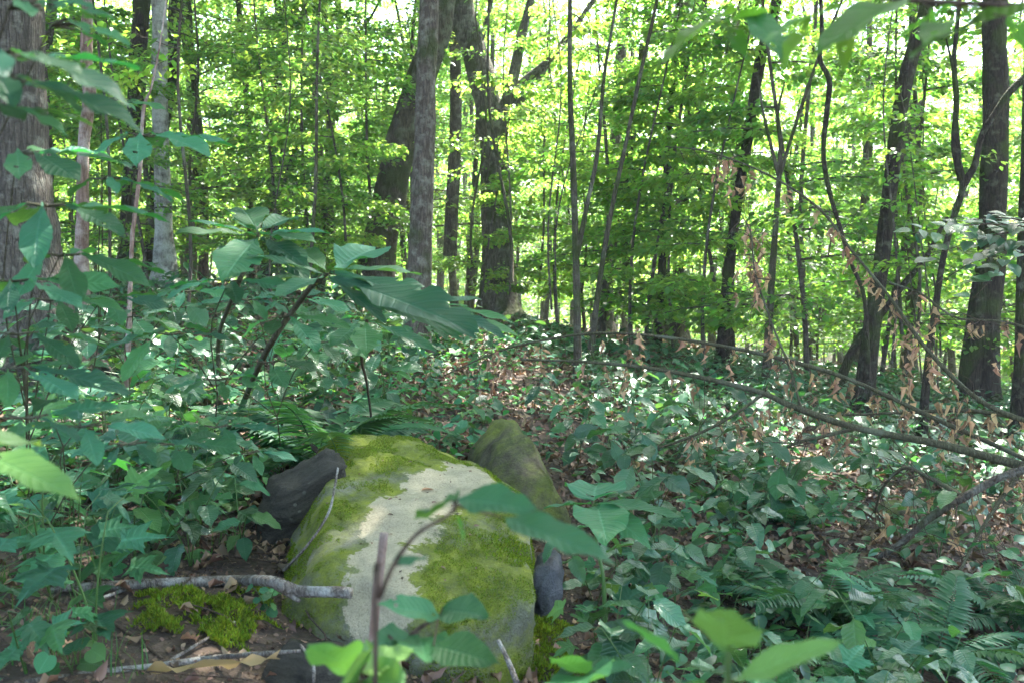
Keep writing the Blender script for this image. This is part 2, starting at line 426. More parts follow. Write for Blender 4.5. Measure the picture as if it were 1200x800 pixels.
# ---- leaf templates: length 1 along +Y
def outline(kind, t):
    if kind == 'ovate': return np.sin(math.pi * t ** .72) ** .9 * .5
    if kind == 'obovate': return np.sin(math.pi * t ** 1.5) ** .85 * .5 * (1 - .12 * np.exp(-((t - .9) / .05) ** 2))
    if kind == 'lance': return np.sin(math.pi * t ** .8) ** 1.1 * .5
    if kind == 'round': return np.sqrt(np.clip(1 - (2 * t - 1) ** 2, 0, 1)) * .5
def leaf_tpl(kind='ovate', wd=.5, nl=10, nw=2, fold=.25, droop=.25, teeth=0.0, wav=.0, seed=0, curl=0.0):
    g = np.random.default_rng(seed)
    t = np.linspace(0, 1, nl + 1)
    hw = outline(kind, t) * wd
    hw[0] = .008; hw[-1] = .003
    if teeth:
        hw = hw * (1 - teeth * (np.arange(nl + 1) % 2))
    s = np.linspace(-1, 1, 2 * nw + 1)
    X = hw[:, None] * s[None, :]
    Y = np.repeat(t[:, None], 2 * nw + 1, 1)
    if teeth: Y = Y + .5 / nl * np.abs(s)[None, :] ** 2
    Z = np.abs(X) * fold * 1.2 - droop * Y ** 2 * .5 - curl * (X / (wd * .5 + 1e-6)) ** 2 * wd
    if wav:
        Z = Z + wav * wd * np.sin(Y * 14 + g.uniform(0, 6)) * np.abs(s)[None, :] ** 1.5 * np.sign(s)[None, :] + wav * .5 * wd * np.sin(Y * 23 + g.uniform(0, 6)) * np.abs(s)[None, :]
    V = np.stack([X, Y, Z], -1).reshape(-1, 3)
    m = 2 * nw + 1
    i = np.arange(nl)[:, None] * m; j = np.arange(2 * nw)[None, :]
    F = np.stack([i + j, i + j + 1, i + m + j + 1, i + m + j], -1).reshape(-1, 4)
    uv = np.stack([np.tile(s, nl + 1) * .5 * 1.0, np.repeat(t, m)], -1)
    return V, [F], uv
def lobed_tpl(lobes=5, depth=.45, wide=1.0, droop=.3, seed=0, teeth=True, heart=False):
    """maple-like or heart leaf: stalk end at origin, contour about (0,.38)"""
    g = np.random.default_rng(seed)
    if heart:
        th = np.linspace(-math.pi, math.pi, 25)[:-1]
        r = .52 * (1 - .18 * np.cos(th)) ; r = r * (1 + .25 * np.exp(-(th / .35) ** 2)) * (1 - .35 * np.exp(-((np.abs(th) - math.pi) / .35) ** 2))
    else:
        dirs = {3: [-62, 0, 62], 5: [-112, -56, 0, 56, 112]}[lobes]
        L = {3: [.8, 1, .8], 5: [.55, .85, 1.05, .85, .55]}[lobes]
        pts = []
        for k, (a, l) in enumerate(zip(dirs, L)):
            a0 = math.radians(a)
            wv = .26 if lobes == 5 else .36
            pts += [(a0 - wv, l * .62), (a0 - wv * .55, l * .80), (a0 - wv * .35, l * .76), (a0, l), (a0 + wv * .35, l * .76), (a0 + wv * .55, l * .80), (a0 + wv, l * .62)]
            if k < len(dirs) - 1:
                am = math.radians((a + dirs[k + 1]) / 2)
                pts.append((am, (1 - depth) * .72))
        pts.append((math.pi * .93, .16)); pts.insert(0, (-math.pi * .93, .16))
        pts.sort()
        th = np.array([p[0] for p in pts]); r = np.array([p[1] for p in pts]) * .62
    c = np.array([0, .36 if not heart else .48])
    k = len(th)
    ring = lambda f: np.stack([c[0] + np.sin(th) * r * f * wide, c[1] + np.cos(th) * r * f], -1)
    XY = np.concatenate([[c], ring(.5), ring(1.0)])
    X, Y = XY[:, 0], XY[:, 1]
    Z = np.abs(X) * .15 - droop * (X ** 2 + (Y - .3) ** 2) * .7 + g.uniform(-.015, .015, len(X)) + .03 * np.sin(X * 11) * np.sin(Y * 9 + seed)
    V = np.stack([X, Y, Z], -1)
    i = np.arange(k); j = (i + 1) % k
    F3 = np.stack([np.zeros(k, int), 1 + j, 1 + i], -1)
    F4 = np.stack([1 + i, 1 + j, 1 + k + j, 1 + k + i], -1)
    return V, [F3, F4], np.stack([X * .9, Y], -1)

# cheap leaf for crowns: 6 verts, 4 tris, folded along the midrib
def tiny_leaf(wd=.6):
    V = np.array([[0, 0, 0], [-.42 * wd, .38, .05], [-.30 * wd, .72, .0], [0, 1, -.10], [.30 * wd, .72, .0], [.42 * wd, .38, .05], [0, .45, -.03]])
    F = np.array([[0, 6, 1], [0, 5, 6], [1, 6, 2], [5, 4, 6], [2, 6, 3], [6, 4, 3]])
    return V, [F]
TINY = tiny_leaf(.75)
TINY_LONG = tiny_leaf(.5)

# ------------------------------------------------------------------ object helpers
def part(name, me, parent=None, label=None, kind=None, loc=None, rot=None, sc=None):
    o = bpy.data.objects.new(name, me)
    COL.objects.link(o)
    if parent is not None: o.parent = parent
    if label: o['label'] = label
    if kind: o['kind'] = kind
    if rot is not None:
        mt = Matrix([list(map(float, r)) for r in rot]).to_4x4()
        s = sc if sc is not None else 1.0
        mt = Matrix.Translation(Vector([float(v) for v in (loc if loc is not None else (0, 0, 0))])) @ mt @ Matrix.Scale(float(s), 4)
        o.matrix_basis = mt
    elif loc is not None:
        o.location = [float(v) for v in loc]
        if sc is not None: o.scale = (sc, sc, sc)
    return o
def thing(name, label, cat, loc=(0, 0, 0), group=None, rz=0.0):
    o = bpy.data.objects.new(name, None)
    o.empty_display_size = .2
    COL.objects.link(o)
    o.location = [float(v) for v in loc]
    o.rotation_euler = (0, 0, rz)
    o['label'] = label; o['category'] = cat
    if group: o['group'] = group
    return o
def tag(o, label, cat, group=None):
    o['label'] = label; o['category'] = cat
    if group: o['group'] = group
    return o
def stuff(name, me, label, cat=None):
    o = part(name, me, kind='stuff'); o['label'] = label
    o['category'] = cat or name.replace('_', ' ')
    return o
def tmesh(name, pts, rad, mat, seg=8, rough=0., seed=0, n=None, org=(0, 0, 0)):
    if n:
        u = np.linspace(0, len(pts) - 1, n)
        rad = np.interp(u, np.arange(len(rad)), rad); pts = smooth_path(pts, n)
    V, F = tube(np.asarray(pts) - np.asarray(org), rad, seg, rough, seed)
    return mesh(name, V, F, mat, smooth=True)

# ------------------------------------------------------------------ ground
def ground():
    xs = np.concatenate([-np.geomspace(14, 320, 26)[::-1], np.linspace(-13.5, 13.5, 230), np.geomspace(14, 320, 26)])
    ys = np.concatenate([-np.geomspace(3, 300, 22)[::-1], np.linspace(-2.5, 22, 210), np.geomspace(22.6, 320, 34)])
    X, Y = np.meshgrid(xs, ys)
    Z = H(X, Y)
    V = np.stack([X, Y, Z], -1).reshape(-1, 3)
    nx = len(xs)
    i = np.arange(len(ys) - 1)[:, None] * nx; j = np.arange(nx - 1)[None, :]
    F = np.stack([i + j, i + j + 1, i + nx + j + 1, i + nx + j], -1).reshape(-1, 4)
    o = part('ground', mesh('ground', V, F, M['ground']), kind='structure')
    o['label'] = 'forest floor of dark soil and old leaves sloping down to the right'
ground()

# ------------------------------------------------------------------ crowns
def spray_leaves(o, az, L, nleaf, size, g, wide=.55, droop=.12, flat=.35):
    """one flat leafy bough starting at o: leaves either side of a drooping axis"""
    t = g.random(nleaf) ** .7
    side = g.uniform(-1, 1, nleaf) * wide * L * (1 - .6 * t) * np.minimum(1, t * 3)
    ax = np.stack([np.sin(az) * t * L, np.cos(az) * t * L, .18 * L * t - droop * L * t * t * 2], -1)
    sd = np.stack([np.cos(az) * side, -np.sin(az) * side, -np.abs(side) * .18 + g.normal(0, .035 * L, nleaf)], -1)
    org = o + ax + sd
    la = az + np.sign(side) * g.uniform(.3, 1.2, nleaf) + g.normal(0, .4, nleaf)
    rt = rots(la, g.normal(-.25, flat, nleaf), g.normal(0, flat * 1.3, nleaf))
    return org, rt, size * g.uniform(.6, 1.25, nleaf)
def spray_tubes(o, az, L, r, g, droop=.12):
    t = np.linspace(0, 1, 5)
    ax = o + np.stack([np.sin(az) * t * L, np.cos(az) * t * L, .18 * L * t - droop * L * t * t * 2], -1)
    out = [tube(ax, np.linspace(r, r * .25, 5), 4, cap=False)]
    for s in (-1, 1):
        a = az + s * .6; k = ax[1 if s < 0 else 2]
        q = k + np.stack([np.sin(a) * t * L * .5, np.cos(a) * t * L * .5, -.05 * L * t], -1)
        out.append(tube(q, np.linspace(r * .5, r * .15, 5), 3, cap=False))
    return out
def crown_on_axis(axis, z0, z1, ns, L0, L1, nleaf, size, seed, mat, tpl=TINY, flat=.35, r=.012):
    """leafy boughs leaving the axis (m,3) between heights z0 and z1; returns (crown mesh, limb tubes)"""
    g = np.random.default_rng(seed)
    O, Rt, S, T = [], [], [], []
    for k in range(ns):
        z = z0 + (z1 - z0) * (k + g.random()) / ns
        p = np.array([np.interp(z, axis[:, 2], axis[:, c]) for c in range(3)])
        f = (z - z0) / max(.1, z1 - z0)
        L = (L0 + (L1 - L0) * f) * g.uniform(.6, 1.2)
        az = g.uniform(0, 2 * math.pi)
        o, rt, s = spray_leaves(p, az, L, nleaf, size, g, flat=flat)
        O.append(o); Rt.append(rt); S.append(s)
        T += spray_tubes(p, az, L, r * (.6 + L * .3), g)
    V, F, vv, uv = scatter(tpl, np.concatenate(O), np.concatenate(Rt), np.concatenate(S), g.random(sum(len(o) for o in O)))
    return mesh('crown', V, F, mat, var=vv), T
def canopy_mesh(seed, rad, hz, nclump, per, size, mat):
    g = np.random.default_rng(seed)
    d = g.normal(size=(nclump, 3)); d /= np.linalg.norm(d, axis=1, keepdims=True)
    c = d * (g.random((nclump, 1)) ** .4) * np.array([rad, rad, hz])
    org = (c[:, None, :] + g.normal(size=(nclump, per, 3)) * np.array([.55, .55, .22]) * rad * .28).reshape(-1, 3)
    n = len(org)
    V, F, vv, uv = scatter(TINY, org, rots(g.uniform(0, 6.28, n), g.normal(-.3, .4, n), g.normal(0, .5, n)), size * g.uniform(.7, 1.3, n), g.random(n))
    limbs = []
    for q in c[::3]:
        t = np.linspace(0, 1, 5)[:, None]
        s0 = np.array([0, 0, -hz * 1.1])
        limbs.append(tube(s0 * (1 - t) + q * t + np.array([0, 0, 1]) * np.sin(t * math.pi) * .2, np.linspace(.07, .015, 5), 4, cap=False))
    LV, LF = join(limbs)
    return mesh('crown', V, F, mat, var=vv), mesh('limbs', LV, LF, M['bark_dark'])
CANOPY = [canopy_mesh(100 + k, 3.3, 2.2, 46, 95, .17, M['canopy_leaf' if k < 2 else 'far_leaf']) for k in range(3)]

# ------------------------------------------------------------------ named trees, read off the photograph: (px, py, width px) from top down
WSC = .82
def tree(name, label, cat, d, pts, mat, base=None, height=13, group=None, seg=12, rough=.06, lean=None, canopy=True, sprays=0, zs=(4, 9), L=(1.6, 1.0),
         nleaf=130, size=.072, forks=(), lmat='far_leaf', flare=1.5, seed=1, nseg=None, canopy_scale=1.0):
    k = d / FPX
    w3 = [P(px, py, d) for px, py, _ in pts]
    rr = [wd * k / 2 * (WSC if mat == 'bark_dark' else 1) for _, _, wd in pts]
    bx, by = w3[-1][0], w3[-1][1]
    dirn = (w3[-1] - w3[-2]); dirn = dirn / max(1e-6, abs(dirn[2]))
    gz = h(bx, by)
    root_ = w3[-1].copy()
    if root_[2] > gz - .05:
        dz = root_[2] - gz + .12
        e = root_ + np.array([dirn[0] * dz * .6, 0, -dz])
        w3.append(e + np.array([0, 0, .0])); rr.append(rr[-1] * flare)
    top = w3[0]; tdir = (w3[0] - w3[1]); tdir = tdir / max(.2, abs(tdir[2])); tdir[2] = 1
    ht = max(1.0, height - top[2])
    g = np.random.default_rng(seed)
    up = []
    for f in (.33, .66, 1.0):
        up.append(top + tdir * ht * f * np.array([.7, .7, 1]) + np.array([g.normal(0, .1), g.normal(0, .15), 0]) * ht * f * .3)
    ru = [rr[0] * .85, rr[0] * .6, rr[0] * .3]
    path = np.array(up[::-1] + w3); rad = ru[::-1] + rr
    base_pt = np.array([path[-1][0], path[-1][1], h(path[-1][0], path[-1][1])])
    t = thing(name, label, cat, base_pt, group)
    npt = nseg or 90
    sp = smooth_path(path, npt); u = np.linspace(0, len(path) - 1, npt)
    sr = np.interp(u, np.arange(len(rad)), rad)
    sr = sr * (1 + .5 * np.exp(-np.clip(sp[:, 2] - base_pt[2], 0, 9) / .2))
    V, F = tube(sp - base_pt, sr, seg, rough, seed)
    part('trunk', mesh('trunk', V, F, M[mat]), t)
    for fk in forks:
        fp = np.array([P(px, py, d + (dd if len(q) > 3 else 0)) for q in fk for px, py, dd in [(q[0], q[1], q[3] if len(q) > 3 else 0)]])
        fr = [q[2] * k / 2 for q in fk]
        if fk[0][1] < fk[-1][1]: fp = fp[::-1]; fr = fr[::-1]
        if fk[0][1] <= 12 or fk[-1][1] <= 12:
            e = fp[-1] + (fp[-1] - fp[-2]) / np.linalg.norm(fp[-1] - fp[-2]) * 2.5
            fp = np.concatenate([fp, [e]]); fr = list(fr) + [fr[-1] * .4]
        part('limb', tmesh('limb', fp - base_pt, fr, M[mat], 8, .05, seed, 24), t)
    axis = (sp - base_pt)[::-1]
    axis = axis[np.argsort(axis[:, 2])]
    if sprays:
        cm, T = crown_on_axis(axis, zs[0], zs[1], sprays, L[0], L[1], nleaf, size, seed * 3 + 1, M[lmat])
        part('crown', cm, t)
        for b_ in range(0, len(T), 3):
            LV, LF = join(T[b_:b_ + 3])
            part('bough', mesh('bough', LV, LF, M[mat]), t)
    if canopy:
        cr, lb = CANOPY[seed % 2]  # crown above the view, added and scaled to shade the ground below
        tp = axis[-1]
        for ob in (part('shade_crown', cr, t), part('shade_limbs', lb, t)):
            ob.location = tp; ob.rotation_euler = (0, 0, seed * 1.3); ob.scale = (canopy_scale,) * 3
    return t

tree('forest_tree', 'widest grey trunk, cut by the left edge behind broad leaves', 'tree', 7.2, [(10, 0, 74), (12, 100, 76), (14, 200, 84), (18, 262, 92), (20, 320, 102)], 'bark_grey', height=12, seg=20, rough=.04, seed=2, canopy_scale=1.3)
tree('forest_tree', 'slim rosy trunk lit from the side, just right of the big grey trunk', 'tree', 10, [(103, 0, 12), (101, 70, 14), (105, 110, 15), (98, 170, 13), (97, 250, 14), (96, 280, 15)], 'bark_rosy', height=9, seed=3, canopy=False, sprays=5, zs=(4.5, 8.5))
tree('forest_tree', 'dark straight trunk between the rosy trunk and the pale lichened one', 'tree', 15.5, [(166, 0, 24), (160, 80, 22), (155, 180, 20), (148, 300, 24)], 'bark_dark', height=13, seed=4, sprays=5, zs=(4, 9))
tree('forest_tree', 'pale lichened trunk with a whitish lower half, upright at left', 'tree', 13, [(186, 0, 17), (187, 80, 18), (189, 180, 18), (192, 260, 20), (193, 318, 26)], 'bark_pale', height=13, seed=5, seg=14)
tree('forest_tree', 'dark trunk standing close behind the pale lichened trunk', 'tree', 17.5, [(207, 0, 20), (204, 60, 18), (198, 110, 17), (183, 200, 18), (178, 320, 24)], 'bark_dark', height=13, seed=6)
tree('sapling_tree', 'thin pinkish bare sapling crossing in front of the dark trunk at left', 'tree', 6.5, [(178, 100, 2.5), (168, 130, 4), (164, 200, 4.5), (157, 260, 5), (154, 300, 5)], 'bark_rosy', height=3.6, seed=7, canopy=False, seg=6)
tree('forest_tree', 'thin dark trunk seen between the pale trunk and the forked one', 'tree', 19, [(279, 0, 8), (284, 60, 9), (290, 130, 8), (293, 230, 9)], 'bark_dark', height=11, seed=8, canopy=False, sprays=7, zs=(3.5, 10))
tree('forest_tree', 'dark tree with a small Y fork near the top, left of centre', 'tree', 21, [(331, 60, 13), (327, 90, 13), (322, 130, 12), (318, 200, 12), (312, 300, 14)], 'bark_dark', height=7.5, seed=9, canopy=False, sprays=7, zs=(4, 9),
     forks=[[(331, 45, 12), (327, 20, 9), (325, 0, 8)], [(331, 45, 12), (341, 25, 9), (348, 0, 8)]])
tree('sapling_tree', 'slanting thin sapling leaning right beside the small Y-forked tree', 'tree', 17, [(428, 30, 4), (393, 68, 5), (372, 115, 6), (350, 165, 7), (328, 235, 8), (318, 290, 9)], 'bark_dark', height=7, seed=10, canopy=False, sprays=3, zs=(5, 7), seg=6)
tree('forest_tree', 'straight mottled grey-brown trunk nearest the centre of the wood', 'tree', 9.6, [(503, 0, 23), (499, 100, 23), (497, 180, 25), (492, 300, 28), (488, 400, 30), (486, 455, 34)], 'bark_mottled', height=13, seed=11, seg=20, rough=.05, canopy_scale=1.25)
tree('forest_tree', 'stout dark leaning trunk curving behind the mottled trunk', 'tree', 15, [(523, 0, 22), (512, 45, 30), (494, 90, 34), (472, 160, 36), (459, 220, 38), (446, 280, 40), (440, 335, 46)], 'bark_mid', height=11, seed=12, seg=16, rough=.05)
tree('forest_tree', 'big twisting grey trunk at the centre that divides into forking limbs', 'tree', 15.8, [(541, 0, 28), (552, 50, 30), (566, 95, 32), (576, 150, 30), (580, 220, 33), (583, 300, 37), (584, 362, 46)], 'bark_old', height=12, seed=13, seg=18, rough=.06,
     forks=[[(582, 175, 20), (594, 120, 15), (603, 85, 13), (612, 40, 11), (622, 0, 9)],
            [(594, 122, 13), (612, 98, 11), (640, 74, 9), (668, 40, 7), (696, 0, 6)],
            [(590, 130, 10), (600, 128, 8), (626, 100, 7), (650, 62, 5)],
            [(560, 70, 8), (566, 40, 6), (574, 8, 5)],
            [(549, 40, 14), (534, 20, 12), (520, 0, 11)]])
tree('sapling_tree', 'straight thin dark sapling right of centre, forking low', 'tree', 9.5, [(668, 0, 5), (668, 100, 6), (671, 180, 7), (675, 300, 8), (677, 440, 9)], 'bark_mid', height=6.5, seed=14, canopy=False, sprays=6, zs=(2.6, 5.5), L=(1.1, .7), nleaf=70, seg=8,
     forks=[[(676, 300, 7), (688, 240, 5), (700, 180, 5), (708, 90, 4), (722, 5, 3)]])
tree('sapling_tree', 'whip-thin sapling leaning right across the centre right trees', 'tree', 10.5, [(770, 0, 4), (752, 80, 5), (735, 160, 5), (718, 240, 6), (704, 320, 7), (694, 400, 8)], 'bark_mid', height=5.6, seed=15, canopy=False, sprays=4, zs=(3, 5.2), L=(1, .7), nleaf=60, seg=6)
tree('forest_tree', 'hazy soft grey trunk behind the two thin saplings right of centre', 'tree', 21, [(733, 20, 12), (728, 60, 13), (722, 150, 13), (715, 260, 15), (710, 350, 16)], 'bark_grey', height=12, seed=16, canopy=False, sprays=8, zs=(4.5, 11))
tree('forest_tree', 'slender dark trunk left of a pair standing mid-right', 'tree', 14, [(797, 0, 9), (789, 90, 9), (783, 170, 10), (778, 280, 11), (768, 420, 14)], 'bark_dark', height=12, seed=17, canopy=False, sprays=6, zs=(5, 11))
tree('forest_tree', 'slender dark trunk right of a pair standing mid-right', 'tree', 16, [(825, 20, 8), (821, 100, 9), (812, 180, 9), (800, 260, 10), (792, 380, 12)], 'bark_dark', height=11, seed=18, canopy=False, sprays=6, zs=(5, 10))
tree('forest_tree', 'light grey trunk tucked between the slender dark pair', 'tree', 20, [(812, 100, 13), (804, 170, 14), (798, 250, 15), (796, 350, 16)], 'bark_grey', height=10, seed=19, canopy=False, sprays=7, zs=(5, 10))
tree('forest_tree', 'long dark trunk leaning right with brown dead leaves at its foot', 'tree', 12, [(910, 0, 15), (896, 50, 15), (884, 110, 15), (872, 190, 15), (861, 260, 14), (853, 330, 16), (845, 435, 19)], 'bark_dark', height=12, seed=20, seg=14, canopy_scale=.95)
tree('sapling_tree', 'thin tree with a narrow V fork beside the long leaning trunk', 'tree', 11, [(913, 205, 6), (910, 250, 7), (905, 320, 8), (898, 440, 10)], 'bark_mid', height=2.8, seed=21, canopy=False, seg=8,
     forks=[[(913, 208, 5), (928, 160, 4), (946, 105, 4), (962, 60, 3), (985, 5, 2.5)], [(913, 208, 5), (902, 165, 4), (894, 130, 3), (888, 90, 2)]])
tree('sapling_tree', 'snaking dark sapling that bends right then down to the big right trunks', 'tree', 8.6, [(962, 0, 6), (963, 40, 6), (961, 70, 7), (972, 95, 8), (969, 130, 8), (965, 180, 7), (972, 225, 7), (984, 265, 6), (996, 305, 6), (1012, 345, 6), (1016, 400, 7)], 'bark_dark', height=4.6, seed=22, canopy=False, seg=8, rough=.05)
tree('forest_tree', 'dark moss-flecked trunk leaning right, inner one of the two large right trunks', 'tree', 10, [(1086, 0, 17), (1076, 40, 20), (1062, 90, 21), (1052, 150, 21), (1043, 220, 21), (1034, 300, 22), (1022, 380, 24), (1012, 475, 28)], 'bark_dark', height=12, seed=23, seg=18, rough=.05, canopy_scale=1.25)
tree('forest_tree', 'thickest dark trunk near the right edge, double at its base', 'tree', 11, [(1166, 0, 32), (1167, 100, 34), (1165, 200, 36), (1162, 300, 38), (1158, 380, 32), (1154, 475, 38)], 'bark_dark', height=13, seed=24, seg=20, rough=.06, canopy_scale=.8,
     forks=[[(1158, 300, 26), (1144, 380, 24), (1134, 472, 30)]])
tree('sapling_tree', 'crooked dark sapling with wide Y arms before the thickest right trunk', 'tree', 8.2, [(1124, 190, 8), (1128, 220, 10), (1116, 260, 9), (1104, 310, 9), (1092, 390, 10), (1086, 440, 11)], 'bark_dark', height=2.9, seed=25, canopy=False, seg=8,
     forks=[[(1126, 212, 8), (1118, 170, 7), (1121, 120, 7), (1118, 70, 6), (1124, 5, 5)], [(1128, 215, 8), (1142, 195, 8), (1150, 160, 7), (1168, 130, 8), (1186, 105, 9), (1215, 80, 9)]])
tree('forest_tree', 'thin hazy trunk in the gap between the snaking sapling and inner right trunk', 'tree', 18, [(1018, 90, 7), (1014, 200, 7), (1008, 300, 8), (1004, 400, 9)], 'bark_grey', height=9, seed=26, canopy=False, sprays=6, zs=(4, 9))
tree('forest_tree', 'dark trunk cut by the right edge of the view', 'tree', 9, [(1207, 0, 12), (1203, 150, 13), (1198, 300, 14), (1196, 430, 18)], 'bark_dark', height=9, seed=27, canopy=False, sprays=4, zs=(3.5, 8))
tree('sapling_tree', 'dark slanting stump-like stem leaning left behind the inner right trunk', 'tree', 10.6, [(1086, 300, 7), (1062, 330, 9), (1035, 365, 10), (1005, 400, 12), (985, 445, 13)], 'bark_dark', height=2.2, seed=28, canopy=False, seg=8)
tree('sapling_tree', 'straight pole-thin dark tree between two trunks in the right part', 'tree', 13.5, [(867, 30, 4.5), (866, 120, 5), (863, 220, 6), (858, 330, 7)], 'bark_dark', height=9, seed=29, canopy=False, sprays=5, zs=(4, 8), seg=6)
tree('forest_tree', 'pale sunlit grey pole rising behind the crooked Y-armed sapling', 'tree', 19, [(1078, 120, 7), (1075, 200, 8), (1072, 300, 9), (1069, 400, 10)], 'bark_grey', height=9, seed=30, canopy=False, sprays=6, zs=(5, 9))

# ------------------------------------------------------------------ background saplings and trees: shared meshes, one object each
VAR = []
for k in range(9):
    g = np.random.default_rng(500 + k)
    hgt = [8, 6.5, 9, 7, 10, 5, 8.5, 4.2, 9.5][k]
    zz = np.linspace(-.2, hgt, 16)
    a, b = g.uniform(-.5, .5, 2)
    ax = np.stack([a * (zz / hgt) ** 2 * 1.5 + .12 * np.sin(zz * .9 + k), b * (zz / hgt) ** 2 + .12 * np.cos(zz * .8 + k), zz], -1)
    r0 = [.07, .05, .09, .045, .12, .03, .10, .022, .06][k]
    V, F = tube(ax, np.linspace(r0, r0 * .3, 16), 8, .05, k)
    lm = ['far_leaf', 'far_leaf_pale', 'far_leaf_deep'][k % 3]
    ns = [22, 20, 23, 19, 22, 17, 23, 15, 24][k]
    cm, T = crown_on_axis(ax, [1.2, 1.0, 2.2, .6, 1.6, .5, 1.8, .4, 1.0][k], hgt, ns, [2.6, 2.2, 2.8, 1.9, 2.8, 1.6, 2.8, 1.2, 2.2][k], 1.0, 300, .082, 900 + k, M[lm], flat=.36)
    TV, TF = join([(V, F)] + T)
    VAR.append((mesh('trunk', TV, TF, M['bark_grey' if k % 2 else 'bark_mid']), cm, hgt))
AUTO = []          # (object, short description, point to judge its place by, which landmarks)
VSH = ['slim mid-green tree', 'pale layered young tree', 'deep green tall tree', 'bushy low sapling', 'tall pale green tree', 'small deep green sapling', 'broad mid-green tree', 'low pale sapling', 'narrow deep green tree']
VLAB = ['slim leafy tree with mid green layered boughs deep in the wood', 'pale yellow-green young tree with layered boughs deep in the wood',
        'deep green taller tree in the background of the wood', 'low bushy mid green sapling among the background trunks',
        'tallest pale green background tree on a thicker stem', 'small deep green understorey sapling in the background',
        'broad mid green background tree with wide boughs', 'knee-high to head-high pale leafy sapling behind the clearing',
        'narrow deep green background tree with leaves from near its foot']
cnt = 0
spots = []
g = np.random.default_rng(31)
tries = 0
while len(spots) < 280 and tries < 20000:
    tries += 1
    y = 13.2 + 39 * g.random() ** 1.05
    x = g.uniform(-.62, .62) * (y + 6)
    if y < 17.5 and -2.8 < x < 1.3: continue
    md = .95 + y * .02
    if any((x - a) ** 2 + (y - b) ** 2 < md * md for a, b in spots): continue
    spots.append((x, y))
# a few placed nearer, where leafy saplings stand before the trunks in the photograph
near = [(1.6, 12.5), (4.6, 12.2), (6.8, 12.6), (-3.4, 14.0), (2.2, 13.4), (-6.4, 13.5), (-7.6, 11.5), (7.4, 10.2), (-7.6, 14.6), (1.9, 13.2), (2.3, 11.4), (3.3, 11.6), (5.4, 13.6), (-2.3, 13.2), (-4.6, 12.4), (-.35, 14.2), (.75, 15.2), (-1.9, 14.6)]
for i, (x, y) in enumerate(near + spots):
    k = int(g.integers(0, 9)) if i >= len(near) else [7, 5, 3, 5, 7, 3, 5, 3, 7, 5, 7, 5, 3, 7, 5, 7, 7, 5][i]
    if i >= len(near) and y < 17: k = int(g.choice([5, 7, 3, 1]))
    tm, cm, hg = VAR[k]
    t = thing('background_tree', VLAB[k], 'tree', (x, y, h(x, y)), 'leafy trees in the background of the wood', rz=g.uniform(0, 6.28))
    AUTO.append((t, VSH[k], np.array([x, y, h(x, y) + 2.0]), 'tree'))
    s = g.uniform(.8, 1.25)
    t.scale = (s, s, s)
    part('trunk', tm, t); part('crown', cm, t)
# tall thin bare-stemmed background trees with only a high crown
POLE = []
for k in range(4):
    g2 = np.random.default_rng(700 + k)
    zz = np.linspace(-.3, 12, 20)
    ax = np.stack([g2.uniform(-.8, .8) * (zz / 12) ** 1.5 + .1 * np.sin(zz * 1.1 + k * 2), g2.uniform(-.8, .8) * (zz / 12) ** 1.5, zz], -1)
    V, F = tube(ax, np.linspace([.06, .10, .14, .045][k], .025, 20), 8, .06, k)
    POLE.append((mesh('trunk', V, F, M[['bark_mid', 'bark_mid', 'bark_grey', 'bark_grey'][k]]), ax[-1]))
PL = ['thin dark pole-like trunk far back among the leaves', 'mid-thick mossy brown trunk far back among the leaves', 'grey straight trunk far back among the leaves', 'very thin dark stem far back among the leaves']
pls = []
tries = 0
while len(pls) < 40 and tries < 9000:
    tries += 1
    y = 15.5 + 30 * g.random(); x = g.uniform(-.60, .60) * (y + 3)
    if any((x - a) ** 2 + (y - b) ** 2 < 2.2 for a, b in pls): continue
    pls.append((x, y))
for i, (x, y) in enumerate(pls):
    k = i % 4
    tm, tp = POLE[k]
    t = thing('pole_tree', PL[k], 'tree', (x, y, h(x, y)), 'bare-stemmed trees far back', rz=g.uniform(0, 6.28))
    AUTO.append((t, ['thin dark pole tree', 'mid-thick mossy pole tree', 'grey straight pole tree', 'very thin dark pole tree'][k], np.array([x, y, h(x, y) + 2.0]), 'tree'))
    part('trunk', tm, t)
    if i % 6 == 0 and y < 20:
        cr, lb = CANOPY[2]
        for ob in (part('crown', cr, t), part('limbs', lb, t)):
            ob.location = tp; ob.scale = (.9, .9, .8)
WH = []
for k in range(6):
    g2 = np.random.default_rng(820 + k)
    hh_ = [5.5, 4.2, 6.5, 3.4, 5, 7][k]
    zz = np.linspace(-.1, hh_, 18); u_ = zz / hh_
    ax = np.stack([g2.uniform(-.9, .9) * u_ ** 1.6 + .08 * np.sin(zz * 2.1 + k), g2.uniform(-.7, .7) * u_ ** 1.6 + .06 * np.sin(zz * 1.7), zz], -1)
    V, F = tube(ax, np.linspace([.016, .012, .022, .010, .014, .026][k], .004, 18), 6, .05, k)
    cm, T = crown_on_axis(ax, hh_ * .35, hh_, 7, .9, .5, 60, .07, 840 + k, M[['far_leaf', 'far_leaf_deep', 'far_leaf_pale'][k % 3]], flat=.4, r=.005)
    V, F = join([(V, F)] + T)
    WH.append((mesh('trunk', V, F, M[['bark_mid', 'bark_grey', 'bark_mid'][k % 3]]), cm))
wn_ = ['wavy whip sapling', 'short thin whip sapling', 'tall whip sapling', 'head-high whip sapling', 'thin slanting whip sapling', 'tallest whip sapling']
c_ = 0
